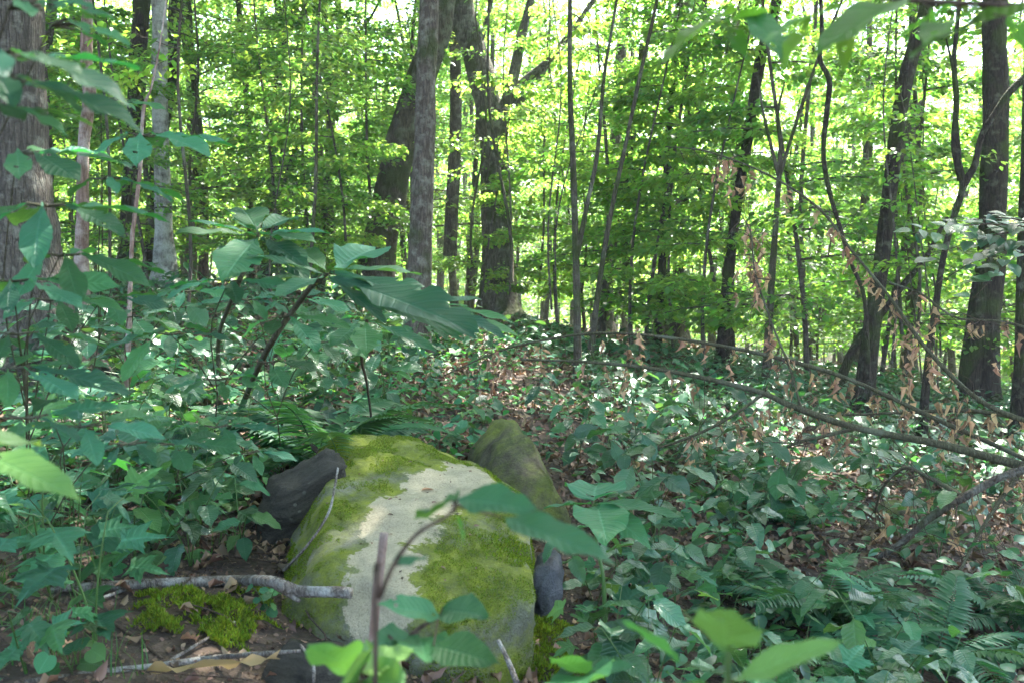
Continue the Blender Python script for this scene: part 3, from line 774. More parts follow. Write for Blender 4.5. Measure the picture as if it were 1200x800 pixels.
while c_ < 30:
    y = g.uniform(7.5, 16); x = g.uniform(-.52, .55) * y
    if y < 9.5 and -2.2 < x < .8: continue
    k = int(g.integers(0, 6))
    t = thing('whip_sapling', wn_[k] + ' outside the trunks', 'sapling', (x, y, h(x, y)), 'thin whip saplings between the trunks', rz=g.uniform(0, 6.28))
    part('stem', WH[k][0], t); part('crown', WH[k][1], t)
    AUTO.append((t, wn_[k], np.array([x, y, h(x, y) + 1.5]), 'tree')); c_ += 1
# tall trees added around and behind the viewpoint so their crowns shade the clearing
roof = [(-7, 2), (-5, 7), (-9, 9), (5.5, 4.5), (8, 8), (-2.5, 11.5), (-7.5, 16), (-4, -4), (4, -5), (-10, -2), (9, -1), (-11.5, 13), (-3.6, 20)]
for i, (x, y) in enumerate(roof):
    tm, tp = POLE[2 if i % 2 else 1]
    if 2.5 < y < 13 and abs(x) < y * .56 + .4:
        x = math.copysign(y * .56 + .9, x)
    t = thing('shade_tree', 'tall tree added, mostly out of view, to shade the clearing', 'tree', (x, y, h(x, y)), 'trees added to shade the clearing', rz=i * 1.1)
    part('trunk', tm, t)
    cr, lb = CANOPY[i % 2]
    for q in range(2):
        for nm, dd in (('crown', cr), ('limbs', lb)):
            ob = part(nm, dd, t)
            ob.location = (tp[0] + (1.6 if q else -1.2), tp[1] + (-1.0 if q else 1.2), tp[2] - 2.0 + q * 2.2); ob.rotation_euler = (0, 0, q * 2 + i); ob.scale = (1.15, 1.15, 1.0)

# thin haze between the trunks
def haze():
    zmin = min(float(H(np.array([a]), np.array([b]))[0]) for a in np.linspace(-330, 330, 45) for b in np.linspace(-310, 330, 45)) - 1.5
    import bmesh
    bm = bmesh.new(); bmesh.ops.create_cube(bm, size=1)
    me = bpy.data.meshes.new('haze'); bm.to_mesh(me); bm.free()
    m = bpy.data.materials.new('haze'); m.use_nodes = True; m.node_tree.nodes.clear()
    v = m.node_tree.nodes.new('ShaderNodeVolumePrincipled'); v.inputs['Density'].default_value = HAZE; v.inputs['Color'].default_value = (.92, .95, .97, 1); v.inputs['Anisotropy'].default_value = .3
    o_ = m.node_tree.nodes.new('ShaderNodeOutputMaterial'); m.node_tree.links.new(v.outputs[0], o_.inputs['Volume'])
    me.materials.append(m)
    o = bpy.data.objects.new('haze', me); COL.objects.link(o)
    o.location = (0, 10, (zmin + 26) / 2); o.scale = (680, 700, 26 - zmin)
    o['kind'] = 'stuff'; o['label'] = 'thin bright haze hanging between the trunks'
HAZE = .0017
if HAZE: haze()
# distant wood as one mass
def far_wood():
    g = np.random.default_rng(77)
    n = 170000
    y = 50 + 34 * g.random(n); cx = g.uniform(-.72, .72, n) * y
    clump = .5 + .5 * np.sin(cx * .7 + np.sin(y * .5) * 2) * np.sin(y * .9)
    z = H(cx, y) + 22 * g.random(n) ** (1.0 + .25 * clump)
    org = np.stack([cx, y, z], -1) + g.normal(0, .3, (n, 3))
    V, F, vv, uv = scatter(TINY, org, rots(g.uniform(0, 6.28, n), g.normal(-.2, .5, n), g.normal(0, .6, n)), .34 * g.uniform(.5, 1.3, n), g.random(n))
    stuff('far_wood', mesh('far_wood', V, F, M['far_leaf_pale'], var=vv), 'far-off wood seen as one bright green mass behind the trunks', 'forest')
far_wood()

# ------------------------------------------------------------------ rocks
def rock(name, label, loc, size, rz, tilt, mat, seed=0, p=3.0, amp=.06, sub=5, cat='boulder', strata=0.0, shape=None, cuts=()):
    import bmesh
    bm = bmesh.new()
    bmesh.ops.create_icosphere(bm, subdivisions=sub, radius=1)
    V = np.array([v.co[:] for v in bm.verts]); F = np.array([[v.index for v in f.verts] for f in bm.faces])
    bm.free()
    r = (np.abs(V) ** p).sum(1) ** (1 / p)
    V = V / r[:, None]
    from mathutils import noise
    def fb(v, s, o):
        return np.array([noise.fractal(Vector(q) * s + Vector((o, o * .7, 0)), 1.0, 2.0, 5) for q in v])
    nrm = V / np.linalg.norm(V, axis=1, keepdims=True)
    V = V * (1 + amp * fb(V, 1.1, seed))[:, None]
    V = V * np.array(size)
    for (cx, cy_, cz, dd) in cuts:
        c = np.array([cx, cy_, cz]); c = c / np.linalg.norm(c)
        e = V @ c - dd + .012 * fb(V, 3.0, seed + 20)
        V = V - np.clip(e, 0, None)[:, None] * .93 * c
    V = V + nrm * (fb(V, 5.0, seed + 9) * .026 + fb(V, 16, seed + 3) * .010)[:, None]
    if strata:
        V[:, :2] *= (1 + strata * np.sign(np.sin(V[:, 2] * 70)) * .5)[:, None]
    if shape: V = shape(V)
    o = part(name, mesh(name, V, F, mat))
    o.location = [float(v) for v in loc]
    o.rotation_euler = (tilt[0], tilt[1], rz)
    tag(o, label, cat)
    return o
SCAR = [(550, 552, .12), (530, 562, .12), (512, 574, .13), (495, 584, .13), (475, 590, .13), (462, 620, .12), (452, 655, .11), (445, 690, .11), (440, 725, .09)]
def bshape(V):
    V = V.copy()
    x, y = V[:, 0].copy(), V[:, 1].copy()
    top = V[:, 2] > 0
    # right shoulder falls away, left side shelves; narrower towards the back
    V[:, 0] *= np.where(y > 0, 1 + .06 * y, 1.0 + .12 * y)
    V[:, 2] -= np.where(top, np.clip(x - .30, 0, 1) ** 1.5 * .25, 0)
    V[:, 2] -= np.where(top, np.clip(-x - .28, 0, 1) ** 1.3 * np.where(y > .35, .25, .8), 0)
    V[:, 2] -= np.where(top, np.clip(y - .85, 0, 1) * .5, 0)
    return V
boulder = rock('boulder', 'large rounded mossy boulder with a bare cream streak down its top', (-.425, 3.80, .06), (.63, 1.14, .50), R(10), (R(13), R(2), 0), M['ground'], seed=3, p=3.4, amp=.05, sub=6, shape=bshape, cuts=[(1, -.1, .12, .50), (-.8, .1, .75, .56), (-.5, -.8, .45, .74), (.45, .3, .9, .645), (.1, 1, .6, 1.10), (.5, -.9, .3, .84), (-1, .25, -.3, .50)])
bpy.context.view_layer.update()
def hit_on(o, px, py):
    """where the sight line through a photograph point meets a rock: (local, world)"""
    Mi = o.matrix_world.inverted()
    r_ = Vector([float(v) for v in ray(px, py)])
    ok, loc, nrm, _ = o.ray_cast(Mi @ Vector((0, 0, CAM_H)), (Mi.to_3x3() @ r_).normalized())
    return (loc, o.matrix_world @ loc) if ok else None
scar = []
for a_, b_, r_ in SCAR:
    q_ = hit_on(boulder, a_, b_)
    if q_: scar.append((*q_[0], r_ * 1.2))
M['boulder'] = rock_mat('mossy_sandstone', (.30, .30, .22), (.16, .17, .11), (.22, .27, .028), mossy=.80, scar=scar)
boulder.data.materials[0] = M['boulder']
M['rock_back'] = rock_mat('lichened_rock', (.20, .18, .12), (.07, .06, .04), (.14, .17, .03), mossy=.75)
M['rock_dark'] = rock_mat('dark_layered_rock', (.105, .095, .075), (.034, .031, .025), (.09, .11, .03), mossy=.2, strata=True)
M['rock_grey'] = rock_mat('grey_slate_rock', (.17, .18, .20), (.08, .085, .095), (.09, .12, .03), mossy=.2)
rock('boulder', 'smaller lichened boulder rising behind the mossy one', P(600, 570, 5.0) + np.array([0, 0, -.08]), (.20, .55, .34), R(14), (R(12), R(16), 0), M['rock_back'], seed=11, p=3, amp=.14, cat='boulder', sub=5, cuts=[(.7, 0, .7, .22), (-.6, -.3, .8, .26), (.1, -.8, .6, .42)])
rock('rock', 'dark layered rock slab against the left flank of the mossy boulder', P(345, 590, 4.0), (.24, .20, .11), R(4), (R(14), R(-20), 0), M['rock_dark'], seed=21, p=5, amp=.10, cat='rock', strata=.07, sub=5, cuts=[(-.6, -.3, .8, .10), (.3, -.9, .3, .16), (-1, .2, .3, .13), (-.2, -.8, .8, .13)])
rock('rock', 'dark grey flat stone at the near foot of the mossy boulder', P(352, 792, 2.75), (.17, .22, .09), R(20), (R(10), R(-6), 0), M['rock_dark'], seed=31, p=4, amp=.14, cat='rock', sub=5, cuts=[(-.5, -.3, 1, .06), (.4, -.8, .8, .09), (-.8, .5, .6, .09), (.3, .3, 1, .06)])
rock('rock', 'upright blue-grey stone against the right side of the mossy boulder', P(640, 692, 3.55), (.045, .10, .125), R(-6), (0, R(4), 0), M['rock_grey'], seed=41, p=3, amp=.12, cat='rock', sub=4)
rock('rock', 'small brown half-buried stone among the ferns at right', P(1050, 608, 5.6), (.13, .12, .10), 0, (0, 0, 0), M['rock_back'], seed=51, p=2.6, amp=.14, cat='rock', sub=4)

# ------------------------------------------------------------------ litter, moss, grass, twigs
def surf_normals_rot(n, g, az=None, lift=.25):
    return rots(g.uniform(0, 6.28, n), g.normal(.05, lift, n), g.normal(0, lift * 1.4, n))
def litter():
    g = np.random.default_rng(5)
    out = []
    tpls = [leaf_tpl('ovate', .62, 5, 1, fold=.5, droop=.5, curl=-.22, wav=.16, seed=1), leaf_tpl('lance', .5, 5, 1, fold=-.7, droop=-.5, wav=.16, seed=2), lobed_tpl(3, .4, droop=-.9)]
    Vs, Fs, vv = [], [], []
    for k, t in enumerate(tpls):
        n = [26000, 22000, 3000][k]
        y = 2.2 + 17 * g.random(n) ** .85; x = g.uniform(-.62, .62, n) * (y + 1.0)
        kp = ~((y < 3.6) & (x < -.5) & (g.random(n) < .72)) & ~((y < 4.2) & (x > .1) & (g.random(n) < .45)); x, y = x[kp], y[kp]; n = len(x)
        z = H(x, y) + g.uniform(.0, .035, n)
        V, F, v, _ = scatter(t, np.stack([x, y, z], -1), surf_normals_rot(n, g), g.uniform(.022, .055, n) * (1 + y / 12), g.random(n))
        Vs.append((V, F)); vv.append(v)
    V, F = join(Vs)
    stuff('fallen_leaves', mesh('fallen_leaves', V, F, M['litter'], var=np.concatenate(vv)), 'brown and pinkish dead leaves lying thick over the forest floor', 'leaf litter')
    n = 16000
    y = 2.2 + 3.6 * g.random(n) ** 1.2; x = g.uniform(-.60, .60, n) * (y + .5); z = H(x, y) + g.uniform(0, .012, n)
    V, F, v, _ = scatter(TINY, np.stack([x, y, z], -1), rots(g.uniform(0, 6.28, n), g.normal(0, .6, n), g.normal(0, .7, n)), g.uniform(.006, .022, n), g.random(n))
    stuff('litter_crumbs', mesh('litter_crumbs', V, F, M['litter'], var=v), 'crumbled bits of old leaf and bark over the near soil', 'leaf crumbs')
    T = []
    for i in range(420):
        y = 2.3 + 13 * g.random(); x = g.uniform(-.6, .6) * (y + .6); a = g.uniform(0, 6.28); L = g.uniform(.1, .55)
        q = np.array([[x + math.sin(a) * L * s + g.normal(0, .012), y + math.cos(a) * L * s + g.normal(0, .012), 0] for s in (-.5, -.15, .2, .5)])
        q[:, 2] = H(q[:, 0], q[:, 1]) + g.uniform(.01, .05)
        T.append(tube(q, np.array([1, .9, .7, .4]) * g.uniform(.002, .006), 4, cap=False))
    V, F = join(T)
    stuff('fallen_twigs', mesh('fallen_twigs', V, F, M['twig']), 'small dead twigs strewn over the leaf litter', 'twigs')
litter()

def moss_clump(V, F, dens, size, g, crit=None):
    """many tiny blades standing on a triangle/quad surface; returns pieces"""
    tri = F if F.shape[1] == 3 else np.concatenate([F[:, :3], F[:, [0, 2, 3]]])
    a, b, c = V[tri[:, 0]], V[tri[:, 1]], V[tri[:, 2]]
    nr = np.cross(b - a, c - a); ar = np.linalg.norm(nr, axis=1) / 2; nr /= (2 * ar[:, None] + 1e-12)
    ok = crit((a + b + c) / 3, nr) if crit is not None else np.ones(len(tri), bool)
    ar = ar * ok
    n = int(ar.sum() * dens)
    idx = g.choice(len(tri), n, p=ar / ar.sum())
    u, v = g.random(n), g.random(n); f = u + v > 1; u[f], v[f] = 1 - u[f], 1 - v[f]
    p = a[idx] + (b - a)[idx] * u[:, None] + (c - a)[idx] * v[:, None]
    d = nr[idx] + g.normal(0, .55, (n, 3)); d /= np.linalg.norm(d, axis=1, keepdims=True)
    az = np.arctan2(d[:, 0], d[:, 1]); pt = np.arcsin(np.clip(d[:, 2], -1, 1))
    tpl = (np.array([[-.16, 0, 0], [.16, 0, 0], [.05, .6, .05], [0, 1, .12]]), [np.array([[0, 1, 2], [0, 2, 3]])])
    return scatter(tpl, p, rots(az, pt, g.uniform(0, 6.28, n)), size * g.uniform(.5, 1.5, n), g.random(n))

bpy.context.view_layer.update()
def world_mesh(o):
    n = len(o.data.vertices); V = np.empty(n * 3, np.float32); o.data.vertices.foreach_get('co', V); V = V.reshape(-1, 3)
    F = np.array([p.vertices[:] for p in o.data.polygons])
    Mx = np.array(o.matrix_world)
    return V @ Mx[:3, :3].T + Mx[:3, 3], F, V
def blob(x, y, r, n):
    g = np.random.default_rng(int(abs(x) * 1000 + n))
    return g
def boulder_moss():
    g = np.random.default_rng(12)
    W, F, Vl = world_mesh(boulder)
    from mathutils import noise
    def crit(c, nr):
        Mi = np.linalg.inv(np.array(boulder.matrix_world))
        L = c @ Mi[:3, :3].T + Mi[:3, 3]
        nz = np.array([noise.fractal(Vector(q) * 3.2, 1.0, 2.0, 4) for q in L])
        off = np.min([np.linalg.norm(L - np.array(q[:3]), axis=1) / q[3] for q in scar], axis=0) > 1.25
        low = (L[:, 2] < .16) | (L[:, 1] < -.80) | ((L[:, 0] > .40) & (L[:, 2] < .36))
        return (low & (nz > -.12) & (nr[:, 2] > -.3)) | ((nz > .30) & (nr[:, 2] > .2) & off)
    V, F2, vv, _ = moss_clump(W, F, 60000, .010, g, crit)
    def crit2(c, nr):
        Mi = np.linalg.inv(np.array(boulder.matrix_world))
        L = c @ Mi[:3, :3].T + Mi[:3, 3]
        nz = np.array([noise.fractal(Vector(q) * 7.0 + Vector((3, 1, 7)), 1.0, 2.0, 5) for q in L])
        off = np.min([np.linalg.norm(L - np.array(q[:3]), axis=1) / q[3] for q in scar], axis=0) > 1.1
        return off & (nz > .02) & (nr[:, 2] > .05)
    V3, F3, vv3, _ = moss_clump(W, F, 95000, .0055, g, crit2)
    V, F2 = join([(V, F2), (V3, F3)]); vv = np.concatenate([vv, vv3])
    Mi = np.linalg.inv(np.array(boulder.matrix_world))
    o = part('moss', mesh('moss', V @ Mi[:3, :3].T + Mi[:3, 3], F2, M['moss'], var=vv), boulder, kind='stuff')
boulder_moss()
def boulder_scraps():
    g = np.random.default_rng(14)
    W, F, Vl = world_mesh(boulder)
    c = Vl[F].mean(1); nr = np.cross(W[F][:, 1] - W[F][:, 0], W[F][:, 2] - W[F][:, 0]); nr /= np.linalg.norm(nr, axis=1, keepdims=True)
    k = g.choice(np.nonzero(nr[:, 2] > .75)[0], 90)
    V, F2, vv, _ = scatter(leaf_tpl('ovate', .5, 4, 1, fold=.4, droop=.4), c[k] + np.array([0, 0, .003]), rots(g.uniform(0, 6.28, 90), g.normal(-.1, .15, 90), g.normal(0, .2, 90)), g.uniform(.006, .028, 90), g.random(90))
    part('leaf_scraps', mesh('leaf_scraps', V, F2, M['litter'], var=vv), boulder, kind='stuff')
boulder_scraps()
def ground_moss(spots_, label):
    g = np.random.default_rng(13)
    parts_, vs = [], []
    for (px, py, r) in spots_:
        c = G(px, py)
        n = int(9000 * r / .15)
        a = g.uniform(0, 6.28, n); rr = r * np.sqrt(g.random(n)) * (1 + .35 * np.sin(a * 3 + px) + .2 * np.sin(a * 5))
        x, y = c[0] + np.cos(a) * rr * 1.3, c[1] + np.sin(a) * rr
        from mathutils import noise as _nz
        nn_ = np.array([_nz.fractal(Vector((q, w_, .5)) * 14, 1.0, 2.0, 4) for q, w_ in zip(x, y)])
        kp = nn_ + g.normal(0, .12, n) > -.05 + .5 * (rr / r - .55); x, y, rr, a = x[kp], y[kp], rr[kp], a[kp]; n = len(x)
        z = H(x, y) + .035 * np.clip(1 - (rr / r) ** 2, 0, 1) * (1 + .6 * np.sin(x * 60) * np.sin(y * 55))
        d = rots(g.uniform(0, 6.28, n), g.uniform(.5, 1.5, n), g.uniform(0, 6.28, n))
        tpl = (np.array([[-.16, 0, 0], [.16, 0, 0], [.05, .6, .05], [0, 1, .12]]), [np.array([[0, 1, 2], [0, 2, 3]])])
        V, F, v, _ = scatter(tpl, np.stack([x, y, z], -1), d, .014 * g.uniform(.5, 1.5, n), g.random(n))
        parts_.append((V, F)); vs.append(v)
    V, F = join(parts_)
    stuff('moss_patch', mesh('moss_patch', V, F, M['moss'], var=np.concatenate(vs)), label, 'moss')
ground_moss([(215, 712, .13), (270, 728, .12), (190, 740, .07), (262, 752, .07), (300, 700, .06)], 'bright moss cushions on the bank below the pale stick')
ground_moss([(640, 745, .10), (655, 790, .12), (400, 740, .07)], 'bright moss on the ground around the foot of the boulder')

def grass(n, sampler, Lr, label, seed, wd=.012):
    g = np.random.default_rng(seed)
    P0 = sampler(g, n)
    t = np.array([0, .35, .7, 1.0])
    V = np.zeros((n, 8, 3)); L = g.uniform(*Lr, n); az = g.uniform(0, 6.28, n); bend = g.uniform(.2, 1.1, n)
    for i, s in enumerate(t):
        hx = bend * s * s * L * .7; z = L * s * (1 - .3 * bend * s)
        wv = wd * (1 - s * .9) * .5
        for q, sg in ((0, -1), (1, 1)):
            V[:, i * 2 + q] = P0 + np.stack([np.sin(az) * hx + np.cos(az) * wv * sg, np.cos(az) * hx - np.sin(az) * wv * sg, z], -1)
    F = np.array([[0, 1, 3, 2], [2, 3, 5, 4], [4, 5, 7, 6]])
    F = (F[None] + (np.arange(n) * 8)[:, None, None]).reshape(-1, 4)
    stuff('grass', mesh('grass', V.reshape(-1, 3), F, M['grass'], var=np.repeat(g.random(n), 8)), label, 'grass')
def tufts(pix, spread):
    cs = [G(a, b) for a, b in pix]
    def f(g, n):
        k = g.integers(0, len(cs), n)
        c = np.array(cs)[k] + np.stack([g.normal(0, spread, n), g.normal(0, spread, n), np.zeros(n)], -1)
        c[:, 2] = H(c[:, 0], c[:, 1]) - .005
        return c
    return f
grass(230, tufts([(20, 690), (60, 740), (110, 660), (40, 780), (240, 640), (330, 560), (215, 620), (130, 790), (180, 560)], .07), (.06, .2), 'thin grass blades growing on the bank at the lower left', 3, .005)
grass(60, lambda g, n: np.array([-.60, 4.35, .50]) + g.normal(0, .035, (n, 3)) * np.array([1, 1, .1]), (.08, .22), 'fine grass tuft rooted in the soil on top of the mossy boulder', 4, .005)

# ------------------------------------------------------------------ plants with separate leaves
LM = {}
def holes(t, seed):
    V, Fs, uv = t
    g = np.random.default_rng(seed)
    F = Fs[-1]
    if len(F) < 60: return t
    keep = np.ones(len(F), bool); keep[g.choice(np.arange(12, len(F) - 12), int(g.integers(1, 4)), replace=False)] = False
    return V, Fs[:-1] + [F[keep]], uv
def leafmesh(key, mat, **kw):
    kk = (key, mat, tuple(sorted(kw.items())))
    if kk not in LM:
        if key == 'lobed': t = lobed_tpl(**kw)
        elif key == 'heart': t = lobed_tpl(heart=True, **kw)
        else: t = leaf_tpl(key, **kw)
        if kw.get('seed', 0) % 2: t = holes(t, kw['seed'])
        LM[kk] = mesh('leaf', t[0], t[1], M[mat], uv=t[2])
    return LM[kk]
def put_leaf(t, me, p, az, pitch, roll, L, base, label=None, name='leaf'):
    return part(name, me, t, label=label, loc=np.asarray(p) - base, rot=rots(az, pitch, roll), sc=L)
def petiole_tubes(segs, mat, parent, base, name='stem', seg=5):
    V, F = join([tube(np.asarray(q) - base, r, seg, cap=False) for q, r in segs])
    return part(name, mesh(name, V, F, M[mat]), parent)

BIG = [dict(wd=.42, nl=18, nw=3, fold=.16, droop=.22, teeth=.05, wav=.05, seed=1), dict(wd=.37, nl=18, nw=3, fold=.2, droop=.34, teeth=.05, wav=.06, seed=2), dict(wd=.46, nl=18, nw=3, fold=.1, droop=.2, teeth=.05, wav=.05, seed=3)]
def whorl(t, segs, c, base, n, L, az0, spread, pitch, g, kind='obovate', mat='big_leaf', pet=.04):
    """leaflets spread like the fingers of a hand from the point c"""
    for i in range(n):
        a = az0 + (i - (n - 1) / 2) * spread + g.normal(0, .08)
        f = 1 - .38 * abs(i - (n - 1) / 2) / max(1, (n - 1) / 2)
        pt = pitch + g.normal(0, .10) + .30 * math.cos(a)
        q = c + np.array([math.sin(a), math.cos(a), .1]) * pet
        segs.append(([c, q], [.0025, .002]))
        put_leaf(t, leafmesh(kind, mat, **BIG[int(g.integers(0, 3))]), q, a, pt, g.normal(0, .16) - .26 * math.sin(a), L * .8 * f * g.uniform(.85, 1.15), base)
def big_plant(label, root, whorls, seed, mat='big_leaf', smat='twig_green', r=.006, kind='obovate', name='broadleaf_sapling', stem_via=None):
    """root: world point; whorls: (px,py,d, n, L, az0deg, spreaddeg, pitchdeg)"""
    g = np.random.default_rng(seed)
    base = np.asarray(root); r = r * .7
    t = thing(name, label, 'sapling', base)
    segs = []
    cs = [P(a[0], a[1], a[2]) for a in whorls]
    hub = np.mean(cs, 0) * .45 + base * .55 if stem_via is None else stem_via
    hub = hub + np.array([0, 0, .05])
    u = np.linspace(0, 1, 7)
    segs.append((smooth_path([base - np.array([0, 0, .03]), base * .5 + hub * .5 + g.normal(0, .02, 3), hub], 7), np.linspace(r, r * .8, 7)))
    for c, wv in zip(cs, whorls):
        mid = (hub + c) / 2 + np.array([0, 0, .04]) + g.normal(0, .02, 3)
        segs.append((smooth_path([hub, mid, c], 6), np.linspace(r * .75, r * .4, 6)))
        whorl(t, segs, c, base, wv[3], wv[4], R(wv[5]), R(wv[6]), R(wv[7]), g, kind=kind, mat=mat)
    petiole_tubes(segs, smat, t, base)
    return t

big_plant('broad-leaved shoot with pale bluish leaves lying over the slope at mid left', G(250, 520), [
    (268, 330, 2.7, 6, .26, 20, 58, -6), (330, 372, 2.8, 5, .22, 80, 50, -8), (200, 392, 2.6, 6, .22, -60, 55, -8)], 2, r=.006)
big_plant('tall shoot at the left edge with dark stem and layered hand-shaped leaves', G(30, 600), [
    (55, 242, 1.9, 7, .24, 60, 50, -16), (70, 300, 2.0, 6, .22, 70, 48, -12), (20, 180, 1.8, 5, .22, 80, 40, -8), (15, 330, 1.9, 6, .2, 40, 50, -14)], 3, r=.005)
big_plant('blurred broad leaves on a branch reaching in at the upper left corner', G(-160, 560), [
    (-20, 66, 1.15, 5, .17, 85, 26, -4), (-12, 95, 1.2, 5, .2, 85, 30, -12), (10, 10, 1.3, 4, .13, 95, 30, -4), (60, 30, 1.5, 4, .12, 80, 30, -8), (-20, 128, 1.25, 4, .13, 80, 30, -10)], 4, r=.005)
big_plant('sapling holding a level sheet of leaves in front of the pale trunk', G(110, 500), [
    (165, 160, 2.4, 7, .26, 80, 42, -5), (120, 210, 2.3, 5, .18, 40, 50, -14), (118, 118, 2.4, 3, .14, 70, 40, -10)], 5, r=.005)
big_plant('low broad-leaved plant at the left edge half way down', G(20, 620), [
    (20, 392, 2.0, 6, .19, 30, 56, -12), (60, 352, 2.2, 6, .18, 60, 56, -10), (10, 432, 1.9, 5, .2, 80, 40, -8), (120, 350, 2.5, 5, .18, 20, 60, -10)], 6, r=.005)
big_plant('broad-leaved plant under the big fan of leaves, left of the boulder', G(330, 540), [
    (310, 425, 3.0, 6, .2, 60, 56, -10), (370, 402, 3.2, 6, .2, 60, 56, -8), (255, 445, 2.8, 6, .17, 0, 60, -10)], 7, r=.005)

big_plant('wide pale-leaved plant spreading at the left below the dark-stemmed shoot', G(70, 640), [
    (95, 500, 1.9, 6, .17, 60, 58, -6), (30, 490, 1.8, 6, .17, 20, 58, -6), (150, 520, 2.2, 6, .16, 40, 58, -6)], 8, r=.004, mat='big_leaf')
big_plant('broad plant of overlapping pale leaves just left of the mossy boulder top', G(180, 620), [
    (200, 520, 2.6, 6, .17, 60, 58, -6), (255, 500, 2.9, 6, .17, 60, 58, -6), (290, 530, 3.2, 5, .15, 90, 50, -8)], 9, r=.004, mat='big_leaf')
big_plant('leafy shoot with wide leaves over the shaded slope, far left of the mottled trunk', G(330, 470), [
    (340, 350, 3.6, 6, .22, 60, 58, -6), (290, 352, 3.6, 6, .22, 0, 58, -6), (220, 342, 3.4, 6, .2, 30, 58, -6)], 10, r=.005, mat='big_leaf')
big_plant('low hand-leaved plant on the slope between the pale trunk and the left border', G(150, 480), [
    (150, 372, 3.2, 6, .2, 60, 58, -6), (90, 385, 3.0, 6, .2, 60, 58, -6), (200, 360, 3.6, 6, .18, 60, 58, -6)], 11, r=.005, mat='shrub_leaf')
# generic small plants -------------------------------------------------
LV = {'lobed': [dict(lobes=5, depth=.42, droop=.3, seed=1), dict(lobes=3, depth=.35, droop=.4, seed=2), dict(lobes=5, depth=.35, droop=.6, seed=3)],
      'heart': [dict(droop=.3, seed=1), dict(droop=.5, seed=2)],
      'ovate': [dict(wd=.62, nl=12, nw=2, fold=.2, droop=.3, teeth=.08, wav=.05, seed=5), dict(wd=.55, nl=12, nw=2, fold=.3, droop=.55, teeth=.08, wav=.06, seed=6)],
      'round': [dict(wd=.85, nl=8, nw=2, fold=.15, droop=.3, wav=.04, seed=7)],
      'obovate': [dict(wd=.52, nl=12, nw=2, fold=.2, droop=.4, teeth=.04, wav=.05, seed=8)],
      'lance': [dict(wd=.36, nl=12, nw=2, fold=.3, droop=.5, wav=.05, seed=9)]}
def make_plant(kind, mat, nst, nl, hgt, L, seed, smat='stem', arrange='alternate'):
    """a prototype as list of stems mesh + leaf placements in local space"""
    g = np.random.default_rng(seed)
    segs, leaves = [], []
    for s in range(nst):
        az = s * 2.4 + g.uniform(0, 1); ln = hgt * g.uniform(.65, 1.1); lean = g.uniform(.15, .5) if nst > 1 else g.uniform(0, .2)
        t = np.linspace(0, 1, 6)[:, None]
        q = np.concatenate([np.sin(az) * lean * ln * t ** 1.5, np.cos(az) * lean * ln * t ** 1.5, ln * t * (1 - .1 * t)], 1)
        segs.append((q, np.linspace(.0032, .0016, 6)))
        for k in range(nl):
            f = 1 - .72 * (k / max(1, nl - 1)) ** 1.1 if nl > 1 else 1
            p = np.array([np.interp(f, t[:, 0], q[:, c]) for c in range(3)])
            la = az + (k * 2.4 if arrange == 'alternate' else (k // 2) * 1.57 + (k % 2) * math.pi) + g.normal(0, .3)
            pl = L * g.uniform(.25, .6) if kind in ('lobed', 'heart') else L * .12
            e = p + np.array([math.sin(la), math.cos(la), .35]) * pl
            segs.append(([p, e], [.0014, .001]))
            leaves.append((kind, mat, LV[kind][int(g.integers(0, len(LV[kind])))], e, la, g.normal(-.18, .22), g.normal(0, .25), L * g.uniform(.7, 1.15)))
    V, F = join([tube(np.asarray(q), r, 4, cap=False) for q, r in segs])
    return mesh('stem', V, F, M[smat]), leaves
def place_plant(proto, name, label, cat, loc, rz, sc, group=None, lean=10):
    t = thing(name, label, cat, loc, group, rz)
    t.rotation_mode = 'ZYX'; t.rotation_euler = (R(lean), 0, rz)
    t.scale = (sc, sc, sc)
    part('stem', proto[0], t)
    for (kind, mat, kw, e, la, pt, rl, L) in proto[1]:
        part('leaf', leafmesh(kind, mat, **kw), t, loc=e, rot=rots(la, pt, rl), sc=L)
    return t

PR = {
 'maple_seedling': [make_plant('lobed', 'seedling_leaf', 1, 4, .26, .15, 61), make_plant('lobed', 'seedling_leaf', 2, 4, .24, .13, 62), make_plant('lobed', 'big_leaf', 2, 3, .30, .17, 63)],
 'heart_leaf_plant': [make_plant('heart', 'seedling_leaf', 2, 3, .16, .085, 64), make_plant('heart', 'seedling_leaf', 3, 2, .14, .09, 65)],
 'toothed_shrub': [make_plant('ovate', 'shrub_leaf', 3, 6, .45, .14, 66), make_plant('ovate', 'shrub_leaf', 2, 7, .5, .16, 67), make_plant('ovate', 'seedling_leaf', 2, 5, .34, .12, 68)],
 'round_leaf_plant': [make_plant('round', 'seedling_leaf', 2, 5, .22, .07, 69)],
 'broadleaf_shrub': [make_plant('obovate', 'shrub_leaf', 3, 6, .55, .20, 70), make_plant('obovate', 'shrub_leaf', 4, 5, .5, .17, 71), make_plant('obovate', 'big_leaf', 3, 5, .5, .20, 72)],
}
